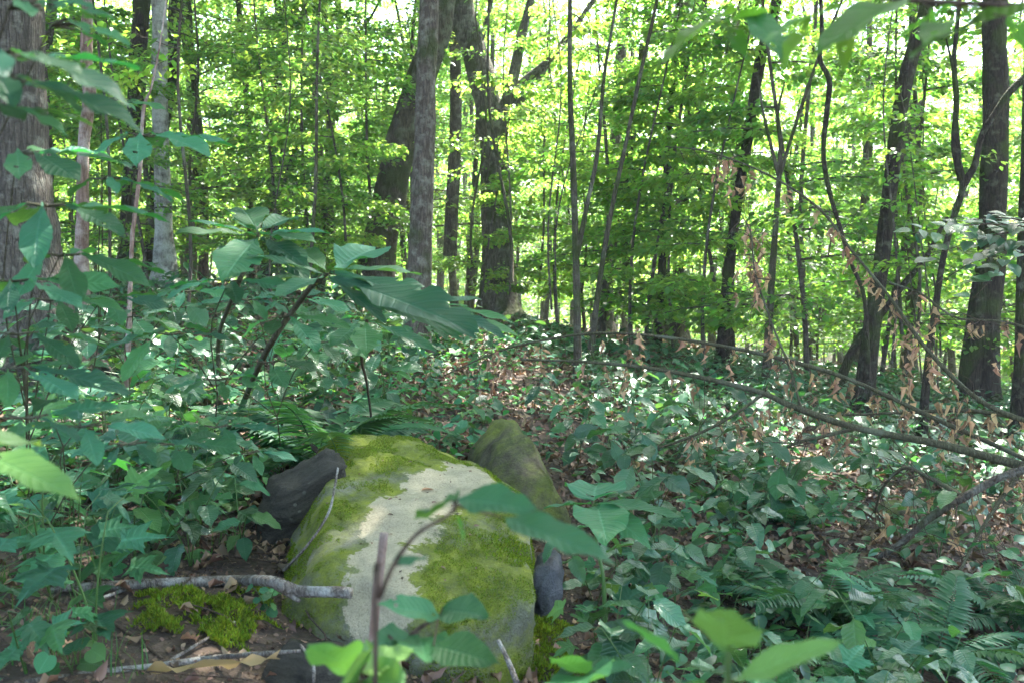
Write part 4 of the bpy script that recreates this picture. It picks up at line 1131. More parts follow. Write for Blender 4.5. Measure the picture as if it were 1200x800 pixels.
# individually placed ones
def pp(kind, i, px, py, rz, sc, label, name=None, dz=0.0):
    return place_plant(PR[kind][i], name or kind, label, 'plant', G(px, py) + np.array([0, 0, dz]), R(rz), sc, lean=24)
pp('maple_seedling', 2, 60, 705, 20, 1.35, 'lobed-leaf plant with wide leaves beside the left end of the pale stick')
pp('maple_seedling', 0, 135, 675, 100, 1.2, 'lobed seedling with big leaves just above the pale stick')
pp('maple_seedling', 1, 50, 610, 200, 1.4, 'dense lobed seedling on the left, above the two pink blossoms')
pp('maple_seedling', 2, 130, 590, 300, 1.3, 'wide lobed plant above the bare litter gap, lower left')
pp('maple_seedling', 0, 20, 570, 60, 1.5, 'lobed plant with large leaves on the left border, mid height')
pp('toothed_shrub', 2, 285, 655, 40, .95, 'upright plant with oval leaves touching the dark slab beside the boulder')
pp('toothed_shrub', 1, 250, 560, 120, .7, 'oval-leaved plant behind the dark slab, upper left of the boulder')
pp('round_leaf_plant', 0, 180, 655, 0, .9, 'small bright round-leaved sprout above the middle of the pale stick')
pp('round_leaf_plant', 0, 315, 722, 90, .55, 'tiny round-leaved sprout at the right end of the pale stick')
pp('heart_leaf_plant', 1, 85, 792, 60, .75, 'small heart-leaved plant alone on the soil at the lower left')
pp('maple_seedling', 1, 215, 600, 20, 1.2, 'lobed plant over the bare litter between stick and boulder slab')
pp('maple_seedling', 2, 95, 680, 150, 1.2, 'lobed-leaf plant right behind the left third of the pale stick')
pp('maple_seedling', 0, 30, 790, 240, 1.0, 'lobed plant in the lower left corner of the bank')
pp('toothed_shrub', 0, 190, 560, 80, .8, 'oval-leaved shrub beside the feathery fern, lower left')
pp('maple_seedling', 2, 80, 530, 50, 1.4, 'wide lobed plant left of the oval-leaved shrub, above the yellow-green leaf')
pp('maple_seedling', 1, 720, 700, 30, .95, 'lobed plant with dark toothed leaves just right of the boulder')
pp('maple_seedling', 2, 770, 670, 160, .9, 'large-leaved lobed plant right of the boulder, farther of two')
pp('toothed_shrub', 1, 760, 700, 10, .8, 'star-like plant of long pointed leaves right of the boulder tip')
pp('maple_seedling', 1, 840, 720, 250, 1.0, 'lobed plant between the boulder and the fern at right')
pp('maple_seedling', 0, 700, 790, 80, 1.0, 'lobed plant at the bottom edge right of the boulder')
pp('broadleaf_shrub', 0, 720, 560, 30, .85, 'pale-shining broad-leaved shrub behind the boulder, right of the small rock')
pp('broadleaf_shrub', 1, 830, 565, 90, .8, 'broad-leaved shrub in front of the leaning dead branches, centre right')
pp('broadleaf_shrub', 2, 900, 610, 140, .9, 'broad-leaved shrub just above the tall fern at right')

# undergrowth spread over the slopes ------------------------------------
g = np.random.default_rng(91)
UL = {
 'maple_seedling': ['small single-stemmed lobed seedling in the undergrowth', 'bushy lobed seedling in the undergrowth', 'large lobed plant in the undergrowth'],
 'heart_leaf_plant': ['low two-stemmed heart-leaved plant in the undergrowth', 'low three-stemmed heart-leaved plant in the undergrowth'],
 'toothed_shrub': ['glossy oval-leaved shrub with three stems in the undergrowth', 'tall oval-leaved shrub with long leaves in the undergrowth', 'small dull oval-leaved plant in the undergrowth'],
 'round_leaf_plant': ['small round-leaved sprout in the undergrowth'],
 'broadleaf_shrub': ['broad-leaved shrub with three arching stems in the undergrowth', 'four-stemmed broad-leaved shrub in the undergrowth', 'matt broad-leaved shrub in the undergrowth'],
}
US = {'maple_seedling': ['single-stemmed lobed seedling', 'bushy lobed seedling', 'large-leaved lobed plant'],
      'heart_leaf_plant': ['two-stemmed heart-leaved plant', 'three-stemmed heart-leaved plant'],
      'toothed_shrub': ['three-stemmed oval-leaved shrub', 'tall oval-leaved shrub', 'small oval-leaved plant'],
      'round_leaf_plant': ['small round-leaved sprout'],
      'broadleaf_shrub': ['three-stemmed broad-leaved shrub', 'four-stemmed broad-leaved shrub', 'matt broad-leaved shrub']}
UG = {'maple_seedling': 'lobed seedlings in the undergrowth', 'heart_leaf_plant': 'heart-leaved plants in the undergrowth', 'toothed_shrub': 'oval-leaved shrubs in the undergrowth',
      'round_leaf_plant': 'round-leaved sprouts in the undergrowth', 'broadleaf_shrub': 'broad-leaved shrubs in the undergrowth'}
def clear_of_boulder(x, y, m=.1):
    return not (abs(x + .42) < .62 + m and 2.3 < y < 5.2 + m)
placed = [(-.95, 5.15), (-.8, 4.95), (-1.1, 4.9), (-1.0, 5.3)]
def spread(n, xr, yr, kinds, sc, md, avoid=None):
    c = 0; tries = 0
    while c < n and tries < n * 60:
        tries += 1
        y = g.uniform(*yr); x = g.uniform(*xr)
        if callable(avoid) and avoid(x, y): continue
        if not clear_of_boulder(x, y): continue
        if abs(x) > y * .56 + .3: continue
        if any((x - a) ** 2 + (y - b) ** 2 < md * md for a, b in placed): continue
        placed.append((x, y))
        k = kinds[int(g.integers(0, len(kinds)))]; i = int(g.integers(0, len(PR[k])))
        AUTO.append((place_plant(PR[k][i], k, UL[k][i], 'plant', (x, y, h(x, y) - .01), g.uniform(0, 6.28), sc * g.uniform(.75, 1.25), UG[k]), US[k][i], np.array([x, y, h(x, y) + .15]), 'low'))
        c += 1
ridge_gap = lambda x, y: (-2.0 < x < 1.1 and y > 5.4) and g.random() < .5
spread(50, (-2.6, -.85), (2.5, 4.6), ['maple_seedling', 'maple_seedling', 'toothed_shrub', 'heart_leaf_plant', 'maple_seedling'], 1.1, .17)
spread(80, (-4.5, -.8), (3.6, 8.5), ['maple_seedling', 'maple_seedling', 'heart_leaf_plant', 'toothed_shrub', 'broadleaf_shrub'], 1.15, .25, ridge_gap)
spread(30, (.22, 1.3), (2.5, 3.8), ['maple_seedling', 'maple_seedling', 'toothed_shrub'], .8, .17)
spread(70, (.35, 5.5), (3.4, 8), ['maple_seedling', 'toothed_shrub', 'broadleaf_shrub', 'toothed_shrub', 'heart_leaf_plant'], .85, .27, lambda x, y: (1.2 < x < 2.0 and y < 4.6) or (x > 2.6 and 4.6 < y < 6.3 and g.random() < .7))
spread(125, (.6, 7.5), (7.2, 13), ['broadleaf_shrub', 'broadleaf_shrub', 'toothed_shrub'], .68, .33)
spread(60, (-7, -1.2), (8, 14), ['broadleaf_shrub', 'toothed_shrub', 'maple_seedling'], 1.1, .42)
spread(60, (-2.2, 1.4), (5.3, 13), ['maple_seedling', 'toothed_shrub', 'maple_seedling', 'broadleaf_shrub'], .75, .27)

def cover():
    COVER = leaf_tpl('ovate', .62, 5, 1, fold=.2, droop=.4)
    g = np.random.default_rng(55)
    for lab, n, xr, yr, s, mt, tp in (('small mixed seedling leaves carpeting the slope at left', 11000, (-7, .1), (2.6, 13), (.025, .06), 'seedling_leaf', COVER),
                              ('low glossy leaves carpeting the lower ground at right', 13000, (.15, 9), (2.6, 15), (.03, .075), 'shrub_leaf', COVER)):
        x = g.uniform(*xr, n * 3); y = yr[0] + (yr[1] - yr[0]) * g.random(n * 3) ** .8
        d = np.sin(x * 2.3 + np.sin(y * 1.3) * 2) * np.sin(y * 1.7 + x * .6) + .5 * np.sin(x * 6.1) * np.sin(y * 5.3)
        k = np.nonzero((np.abs(x) < y * .58 + .2) & (d - (.25 if xr[0] > 0 else 0) + g.normal(0, .35, n * 3) > -.15) & ~((np.abs(x + .32) < .7) & (y < 5.2)))[0][:n]
        x, y = x[k], y[k]; m = len(x)
        z = H(x, y) + .02 + .16 * g.random(m) ** 1.3
        V, F, vv, _ = scatter(tp, np.stack([x, y, z], -1), rots(g.uniform(0, 6.28, m), g.normal(-.1, .3, m), g.normal(0, .35, m)), g.uniform(*s, m) * 1.3, g.random(m))
        stuff('ground_cover', mesh('ground_cover', V, F, M[mt], var=vv), lab, 'ground cover')
cover()

# ------------------------------------------------------------------ ferns
def frond_mesh(L, n, seed, pin=.16, droop=.5, teeth=True):
    """one fern frond: arching midrib with tapering pinnae in pairs, along +Y"""
    g = np.random.default_rng(seed)
    s = np.linspace(.10, 1, n)
    axis = lambda u: np.stack([np.zeros_like(u), u * L * (1 - .12 * u), L * (.45 * u - droop * u * u)], -1)
    org, az, sc = [], [], []
    for sd in (-1, 1):
        o = axis(s)
        ln = L * pin * np.sin(np.clip(.18 + .82 * (1 - s), 0, 1) ** .8 * 1.75) * 1.05
        ln = np.maximum(ln, .008)
        org.append(o); az.append(sd * (1.25 - .35 * s) + g.normal(0, .05, n)); sc.append(ln * g.uniform(.92, 1.08, n))
    org, az, sc = map(np.concatenate, (org, az, sc))
    tp = leaf_tpl('lance', .24, 5, 1, fold=.25, droop=.35)
    V, F, vv, _ = scatter(tp, org, rots(az, g.normal(-.12, .06, 2 * n), g.normal(0, .12, 2 * n)), sc, np.full(2 * n, g.random()))
    u = np.linspace(0, 1, 10)
    TV, TF = tube(axis(u), np.linspace(.003, .001, 10), 4, cap=False)
    VV, FF = join([(V, F), (TV, TF)])
    return mesh('frond', VV, FF, M['fern'], var=np.concatenate([vv, np.full(len(TV), .5)]))
FR = [frond_mesh(.55, 30, 1), frond_mesh(.5, 28, 2, droop=.62), frond_mesh(.45, 26, 3, pin=.19, droop=.4)]
def fern(label, loc, n, sc, rz, seed, group=None, arc=(0, 360)):
    g = np.random.default_rng(seed)
    t = thing('fern', label, 'fern', loc, group, 0)
    for i in range(n):
        a = R(rz + arc[0] + (arc[1] - arc[0]) * (i + .5 * g.random()) / n)
        part('frond', FR[int(g.integers(0, 3))], t, loc=(0, 0, .01), rot=rots(a, g.uniform(.15, .55), g.normal(0, .15)), sc=sc * g.uniform(.8, 1.15))
fern('tall arching fern with many narrow fronds at lower right', G(960, 740), 12, 1.05, 0, 1)
fern('fern at the bottom right corner with long flat fronds', G(1090, 790), 10, 1.1, 30, 2)
fern('fern spreading over the right border near the bottom', G(1180, 740), 9, 1.05, 60, 3)
fern('low fern against the bottom edge between sprout and corner fern', G(1000, 799), 8, .85, 15, 4)
fern('feathery light fern above the top left of the boulder', G(370, 560), 9, 1.0, 20, 5)
fern('small fern half hidden among leaves on the left slope', G(215, 480), 8, .95, 80, 6)
fern('feathery fern left of the dark slab, under broad leaves', G(205, 575), 8, .9, 10, 7)
fern('short fern between the boulder and tall fern at right', G(860, 700), 8, .75, 10, 8)
fern('fern in the shade behind the tall fern', G(930, 620), 8, .85, 45, 9)
fern('fern left of the boulder at mid slope, partly under a fan of leaves', (-.98, 5.0, h(-.98, 5.0)), 14, 1.7, 100, 10)

# ------------------------------------------------------------------ sticks, twigs
def stick(name, label, pts, mat, n=40, seg=10, seed=0, forks=(), cat='stick', rough=.1):
    """pts: (px,py,d,width px); lies through these points"""
    w3 = np.array([P(a, b, d) for a, b, d, _ in pts]); rr = [wd * d / FPX / 2 for _, _, d, wd in pts]
    base = w3[0]
    t = thing(name, label, cat, base)
    part('shaft', tmesh('shaft', w3 - base, rr, M[mat], seg, rough, seed, n), t)
    for f in forks:
        f3 = np.array([P(a, b, d) for a, b, d, _ in f]); fr = [wd * d / FPX / 2 for _, _, d, wd in f]
        part('side_twig', tmesh('side_twig', f3 - base, fr, M[mat], 7, rough, seed + 3, 14), t)
    return t
def gd(px, py, off=0.0):
    return float(G(px, py)[1]) + off
stick('fallen_stick', 'pale lichened stick lying across the bank to the boulder', [(60, 690, gd(60, 698), 9), (120, 686, gd(120, 696), 11), (200, 682, gd(200, 694), 12), (280, 680, gd(280, 692), 13), (318, 681, 2.95, 14), (350, 692, 2.95, 14), (385, 693, 2.92, 14), (411, 694, 2.9, 13)], 'stick', seed=1,
      forks=[[(322, 684, 2.94, 9), (345, 700, 2.93, 7), (352, 704, 2.93, 4)], [(150, 688, gd(150, 696), 6), (120, 700, gd(120, 706), 4), (100, 704, gd(100, 710), 3)]])
stick('fallen_stick', 'thin forked dead stick on the soil near the bottom edge', [(30, 798, gd(30, 800), 6), (110, 788, gd(110, 794), 8), (180, 780, gd(180, 787), 8), (250, 770, gd(250, 778), 7), (300, 766, 2.62, 6), (352, 762, 2.6, 4)], 'stick', seed=2,
      forks=[[(190, 779, gd(190, 787), 5), (225, 758, gd(225, 766), 4), (275, 728, gd(275, 738), 3)]])
stick('fallen_stick', 'short slanting dark twig below the pale stick', [(125, 724, gd(125, 730), 4), (160, 748, gd(160, 754), 4), (190, 772, gd(190, 778), 5)], 'twig', seed=3, n=14)
stick('standing_twig', 'broken reddish twig standing upright before the boulder', [(437, 752, 1.6, 11), (441, 700, 1.6, 11), (446, 660, 1.6, 11), (450, 624, 1.6, 10)], 'bark_rosy', seed=4, n=18)
stick('bent_grass_stem', 'dry yellow stem curving over the left part of the boulder', [(332, 668, 3.35, 3.5), (362, 636, 3.4, 3.5), (385, 600, 3.5, 3.5), (392, 570, 3.6, 3), (396, 548, 3.7, 2.5)], 'stick', seed=5, n=24, seg=5, cat='stem')
stick('dry_twig', 'short grey twig leaning at the bottom right of the boulder', [(606, 800, 2.4, 8), (596, 775, 2.45, 6), (584, 750, 2.5, 5)], 'stick', seed=6, n=12)
stick('dry_twig', 'tiny pale crooked twig on the dark flat stone', [(368, 798, 2.3, 4), (366, 775, 2.35, 4), (352, 755, 2.4, 3)], 'stick', seed=7, n=12)
stick('dry_twig', 'crooked dead twig lying on top of the boulder beside the grass', [(365, 520, 4.5, 5), (378, 534, 4.45, 8), (386, 540, 4.4, 4)], 'twig', seed=8, n=10)
# big curled brown leaf along the bottom edge
t_ = thing('fallen_leaf', 'large curled tan dead leaf at the bottom edge left of centre', 'dead leaf', G(170, 805))
put_leaf(t_, leafmesh('ovate', 'dead_leaf', wd=.42, nl=16, nw=3, fold=.1, droop=-.15, teeth=.03, wav=.09, seed=4), G(165, 803) + np.array([0, 0, .03]), R(92), .03, .35, .36, np.array(t_.location))
for (px, py, l, az, lab) in [(588, 572, .02, 40, 'tiny rust-brown leaf scrap lying on the cream patch of the boulder')]:
    t_ = thing('fallen_leaf', lab, 'dead leaf', (0, 0, 0)); bpy.context.view_layer.update()
    dg = bpy.context.evaluated_depsgraph_get()
    r_ = ray(494, 575); hit = boulder.ray_cast(boulder.matrix_world.inverted() @ Vector((0, 0, CAM_H)), (boulder.matrix_world.inverted().to_3x3() @ Vector(list(map(float, r_)))).normalized())
    q = np.array(boulder.matrix_world @ hit[1]) if hit[0] else P(494, 575, 4)
    t_.location = q
    put_leaf(t_, leafmesh('ovate', 'dead_leaf', wd=.6, nl=6, nw=1, fold=.3, droop=.4), q + np.array([0, 0, .004]), R(70), .2, .1, .05, q)

gl = np.random.default_rng(66)
for (px, py, L_, lab) in [(205, 648, .07, 'reddish curled dead leaf above the pale stick, near its middle'), (70, 770, .06, 'brown dead leaf beside the small heart-leaved plant'), (230, 760, .065, 'tan dead leaf between the two fallen sticks'),
                          (540, 472, .10, 'pale curled dead leaf on the litter behind the boulder'), (795, 612, .08, 'tan dead leaf under the rosette right of the boulder'), (900, 640, .08, 'rust dead leaf beside the tall fern'),
                          (150, 600, .08, 'cream dead leaf on the bare litter, lower left'), (1010, 700, .08, 'reddish dead leaf between the two right ferns')]:
    q = G(px, py) + np.array([0, 0, .02])
    t_ = thing('fallen_leaf', lab, 'dead leaf', q)
    put_leaf(t_, leafmesh('ovate', 'dead_leaf', wd=.6, nl=8, nw=2, fold=.6, droop=.6, wav=.15, seed=4), q, gl.uniform(0, 6.28), .1, gl.normal(0, .3), L_, q)
# ------------------------------------------------------------------ foreground shoots (close to the lens, soft)
def shoot(name, label, stem_pts, leaves, mat, smat='twig', cat='shoot'):
    """stem_pts (px,py,d,w); leaves (px,py,d, tip px, tip py, tip d, wd, kind, roll deg, mat)"""
    w3 = [P(a, b, d) for a, b, d, _ in stem_pts]; rr = [wd * d / FPX / 2 for _, _, d, wd in stem_pts]
    x, y = w3[0][0], w3[0][1]
    foot = np.array([x, y, h(x, y)])
    if w3[0][2] > foot[2] + .03:
        w3 = [foot - np.array([0, 0, .02])] + w3; rr = [rr[0] * 1.1] + rr
    t = thing(name, label, cat, foot)
    part('stem', tmesh('stem', np.array(w3) - foot, rr, M[smat], 7, .04, 2, 26), t)
    for (ax, ay, ad, bx, by, bd, wd, kind, roll, mt) in leaves:
        a, b = P(ax, ay, ad), P(bx, by, bd)
        v = b - a; L = np.linalg.norm(v); az = math.atan2(v[0], v[1]); pt = math.asin(v[2] / L)
        near_ = min(w3, key=lambda q: np.linalg.norm(q - a))
        if 1e-3 < np.linalg.norm(near_ - a) < .12:
            part('petiole', tmesh('petiole', [near_ - foot, a - foot], [.0014, .001], M[smat], 5, n=3), t)
        put_leaf(t, leafmesh(kind, mt, wd=wd, nl=20, nw=3, fold=.2, droop=.14, teeth=.03 if kind != 'round' else 0, wav=.05, seed=int(ax) % 7), a, az, pt, R(roll), L, foot)
    return t
shoot('broadleaf_shoot', 'arching blurred shoot with broad green leaves in front of the boulder', [(440, 742, .95, 6), (446, 700, .95, 6), (462, 660, .95, 6), (490, 624, .96, 5), (524, 604, .98, 4), (534, 592, 1.0, 4)],
      [(536, 584, 1.0, 628, 592, .95, .52, 'ovate', -24, 'big_leaf'), (590, 606, 1.02, 720, 650, .94, .36, 'ovate', -14, 'big_leaf'), (530, 586, 1.0, 498, 602, 1.06, .7, 'round', 20, 'big_leaf'),
       (534, 600, 1.0, 545, 634, .98, .6, 'ovate', 60, 'overhang_leaf'), (468, 662, .96, 492, 650, 1.0, .7, 'round', 0, 'big_leaf')], 'big_leaf')
shoot('broadleaf_shoot', 'forked shoot with four oval leaves at the foot of the boulder', [(450, 800, 1.25, 6), (470, 762, 1.28, 6), (488, 738, 1.3, 6), (514, 722, 1.3, 4), (520, 712, 1.3, 4)],
      [(516, 720, 1.3, 446, 704, 1.25, .46, 'ovate', 34, 'big_leaf'), (518, 714, 1.3, 568, 716, 1.22, .50, 'ovate', -34, 'big_leaf'), (484, 746, 1.3, 438, 752, 1.22, .5, 'ovate', 34, 'big_leaf'), (492, 746, 1.3, 500, 768, 1.2, .7, 'ovate', 0, 'big_leaf'),
       (508, 756, 1.22, 580, 772, 1.15, .5, 'ovate', -34, 'big_leaf')], 'big_leaf')
shoot('pale_shoot', 'two-leaved bright sprout close to the lens at the bottom right', [(852, 830, .85, 7), (853, 790, .85, 7), (852, 764, .85, 7)],
      [(852, 764, .85, 848, 708, .80, .75, 'ovate', 8, 'yellow_leaf'), (858, 798, .85, 984, 744, .80, .30, 'lance', -34, 'yellow_leaf'), (796, 776, .9, 732, 722, .9, .40, 'ovate', -30, 'big_leaf_light'), (800, 716, .95, 868, 716, .95, .3, 'ovate', 10, 'big_leaf'),
       (845, 808, .85, 745, 796, .8, .3, 'ovate', -20, 'big_leaf_light')], 'yellow_leaf', smat='stem')
shoot('pale_shoot', 'yellow-green pointed leaf poking in at the left edge', [(-40, 700, 1.1, 6), (-45, 620, 1.1, 5), (-30, 560, 1.1, 5), (-15, 536, 1.1, 4)],
      [(-25, 530, 1.1, 92, 574, 1.02, .34, 'ovate', -10, 'yellow_leaf'), (-12, 520, 1.1, 45, 512, 1.2, .6, 'ovate', -15, 'seedling_leaf')], 'yellow_leaf', smat='stem')
shoot('pale_shoot', 'blurred lobed light leaves at the bottom edge before the boulder', [(420, 830, 1.1, 4), (418, 800, 1.1, 4), (420, 785, 1.1, 4)],
      [(420, 790, 1.1, 362, 752, 1.05, .85, 'ovate', -30, 'big_leaf_light'), (424, 788, 1.1, 482, 758, 1.1, .7, 'ovate', -20, 'yellow_leaf'), (420, 796, 1.1, 395, 796, 1.0, .8, 'round', -50, 'big_leaf_light'), (430, 796, 1.1, 468, 800, 1.05, .8, 'round', -50, 'big_leaf_light')], 'big_leaf_light', smat='stem')
shoot('pale_shoot', 'toothed leafy shoot at the bottom edge right of the boulder', [(700, 840, 1.3, 4), (690, 800, 1.3, 4), (688, 786, 1.3, 4)],
      [(688, 790, 1.3, 645, 764, 1.25, .55, 'ovate', -25, 'big_leaf_light'), (690, 788, 1.3, 742, 776, 1.3, .5, 'ovate', -20, 'big_leaf'), (690, 790, 1.3, 668, 806, 1.15, .6, 'ovate', -20, 'big_leaf')], 'big_leaf', smat='stem')
FAN_LEAVES = []
for (ax, ay, ad, bx, by, bd, wd, rl) in [
    (386, 318, 2.5, 512, 346, 2.35, .42, -26), (388, 316, 2.5, 484, 314, 2.65, .40, -20), (386, 324, 2.5, 524, 372, 2.2, .42, -24), (384, 320, 2.5, 350, 286, 2.75, .40, 0),
    (382, 322, 2.5, 300, 296, 2.45, .40, 26), (392, 318, 2.5, 436, 284, 2.9, .5, -12), (384, 324, 2.5, 446, 366, 2.38, .34, -18), (380, 324, 2.5, 330, 338, 2.3, .4, 22),
    (302, 276, 2.7, 232, 256, 2.6, .36, 24), (302, 272, 2.7, 286, 240, 3.0, .5, 6), (304, 274, 2.7, 378, 268, 2.7, .38, -24), (302, 278, 2.7, 262, 300, 2.45, .42, 22), (306, 278, 2.7, 352, 300, 2.5, .42, -22), (304, 272, 2.7, 340, 250, 2.95, .45, -10),
    (520, 358, 2.9, 596, 372, 2.85, .34, -24), (518, 360, 2.9, 584, 386, 2.75, .32, -22), (516, 356, 2.9, 560, 346, 3.1, .34, -20), (514, 362, 2.9, 520, 388, 2.7, .45, -8),
    (428, 374, 3.0, 350, 384, 2.95, .36, 26), (432, 376, 3.0, 502, 402, 2.9, .38, -24), (430, 374, 3.0, 480, 366, 3.15, .38, -22), (428, 378, 3.0, 430, 404, 2.75, .5, 0), (426, 376, 3.0, 392, 398, 2.8, .42, 16)]:
    FAN_LEAVES.append((ax, ay, ad, ax + (bx - ax) * 1.1, ay + (by - ay) * 1.1, bd, wd * .72, 'obovate', rl * .55, 'big_leaf'))
gf = np.random.default_rng(12)
EXTRA = [(a + 0, b + 1, d, a + (c - a) * gf.uniform(.75, 1.05) + gf.normal(0, 14), b + (e - b) * .8 + gf.uniform(4, 24), f - gf.uniform(-.1, .25), wd * .95, k, rl, m) for (a, b, d, c, e, f, wd, k, rl, m) in FAN_LEAVES[:18]]
fb = G(286, 470)
shoot('broadleaf_sapling', 'large-leaved sapling whose drooping fan of leaflets spreads over the centre left', [(286, 470, fb[1], 7), (305, 425, 3.2, 7), (345, 362, 2.8, 7), (386, 320, 2.5, 6), (430, 340, 2.65, 4), (475, 350, 2.8, 3), (516, 358, 2.9, 3)], FAN_LEAVES[:8] + FAN_LEAVES[14:18] + EXTRA[:4:2] + EXTRA[14:18:2], 'big_leaf', smat='twig_green', cat='sapling')
shoot('broadleaf_sapling', 'thin sapling with a tuft of leaflets, up and left of the big leaf fan', [(256, 400, fb[1] - .2, 5), (272, 350, 3.0, 5), (290, 310, 2.8, 5), (303, 275, 2.7, 4)], FAN_LEAVES[8:14] + EXTRA[8:14], 'big_leaf', smat='twig_green', cat='sapling')
shoot('broadleaf_sapling', 'short dark-stemmed shoot spreading leaves just under the big leaf fan', [(436, 500, 5.3, 3), (430, 450, 4.6, 3), (424, 420, 3.6, 4), (430, 376, 3.0, 4)], FAN_LEAVES[18:], 'big_leaf', smat='twig', cat='sapling')
# seedling group right of the boulder with star of long leaves
shoot('broadleaf_shoot', 'rosette of long pointed leaves beside the right shoulder of the boulder', [(708, 690, 3.2, 5), (700, 640, 3.2, 4), (695, 592, 3.2, 4)],
      [(694, 590, 3.2, 638, 590, 3.1, .36, 'ovate', -10, 'big_leaf'), (696, 586, 3.2, 700, 560, 3.55, .6, 'ovate', 0, 'big_leaf'), (702, 590, 3.2, 762, 636, 3.0, .42, 'ovate', -12, 'big_leaf'), (704, 588, 3.2, 800, 600, 3.1, .32, 'ovate', -8, 'big_leaf'),
       (700, 592, 3.2, 712, 628, 2.9, .6, 'ovate', 0, 'big_leaf')], 'big_leaf', smat='stem')

# overhanging leaves along the top right, near the lens
t_ = None
def overhang():
    base = P(1330, 120, 1.25)
    x, y = base[0] + .5, base[1] + .1
    foot = np.array([x, y, h(x, y)])
    t = thing('overhanging_branch', 'blurred leafy branch hanging across the top right corner close to the lens', 'branch', foot)
    main = np.array([foot, foot + np.array([0, 0, 1.2]), P(1330, 20, 1.25), P(1200, 8, 1.15), P(1080, 2, 1.15), P(980, -10, 1.2), P(880, -8, 1.3), P(800, 5, 1.35)])
    part('stem', tmesh('stem', main - foot, [.008, .007, .005, .004, .0035, .003, .002, .0015], M['twig'], 7, .05, 1, 40), t)
    g = np.random.default_rng(8)
    L_ = [(1210, 10, 1.1, 1060, 42, 1.05, .42), (1120, 6, 1.1, 1040, 44, 1.15, .5), (1090, 10, 1.1, 1098, 70, 1.1, .5), (1180, 20, 1.05, 1215, 66, 1.05, .6), (1060, 0, 1.15, 950, 44, 1.05, .40), (1000, 4, 1.15, 985, 78, 1.1, .35),
          (985, 10, 1.15, 890, 34, 1.1, .42), (950, 22, 1.15, 912, 74, 1.12, .5), (900, 16, 1.25, 830, 22, 1.2, .4), (880, 18, 1.25, 925, 62, 1.15, .5), (860, 14, 1.25, 768, 54, 1.15, .42), (850, 30, 1.25, 876, 62, 1.2, .5), (812, 8, 1.3, 800, -30, 1.3, .5),
          (1130, 20, 1.1, 1080, 34, 1.0, .5), (980, 56, 1.15, 940, 62, 1.15, .35), (850, 64, 1.3, 800, 60, 1.3, .3)]
    for i, (ax, ay, ad, bx, by, bd, wd) in enumerate(L_):
        a, b = P(ax, ay, ad), P(bx, by, bd); v = b - a; L = np.linalg.norm(v)
        pk = main[2:]; near_ = pk[np.argmin(np.linalg.norm(pk - a, axis=1))]
        part('petiole', tmesh('petiole', [near_ - foot, a - foot], [.0012, .001], M['twig'], 5, n=3), t)
        put_leaf(t, leafmesh('ovate', 'overhang_leaf' if i % 3 else 'big_leaf_light', wd=wd * .8, nl=14, nw=3, fold=.2, droop=.25, wav=.06, seed=i % 4), a, math.atan2(v[0], v[1]), math.asin(v[2] / L), R(g.uniform(-16, 16)), L, foot)
overhang()

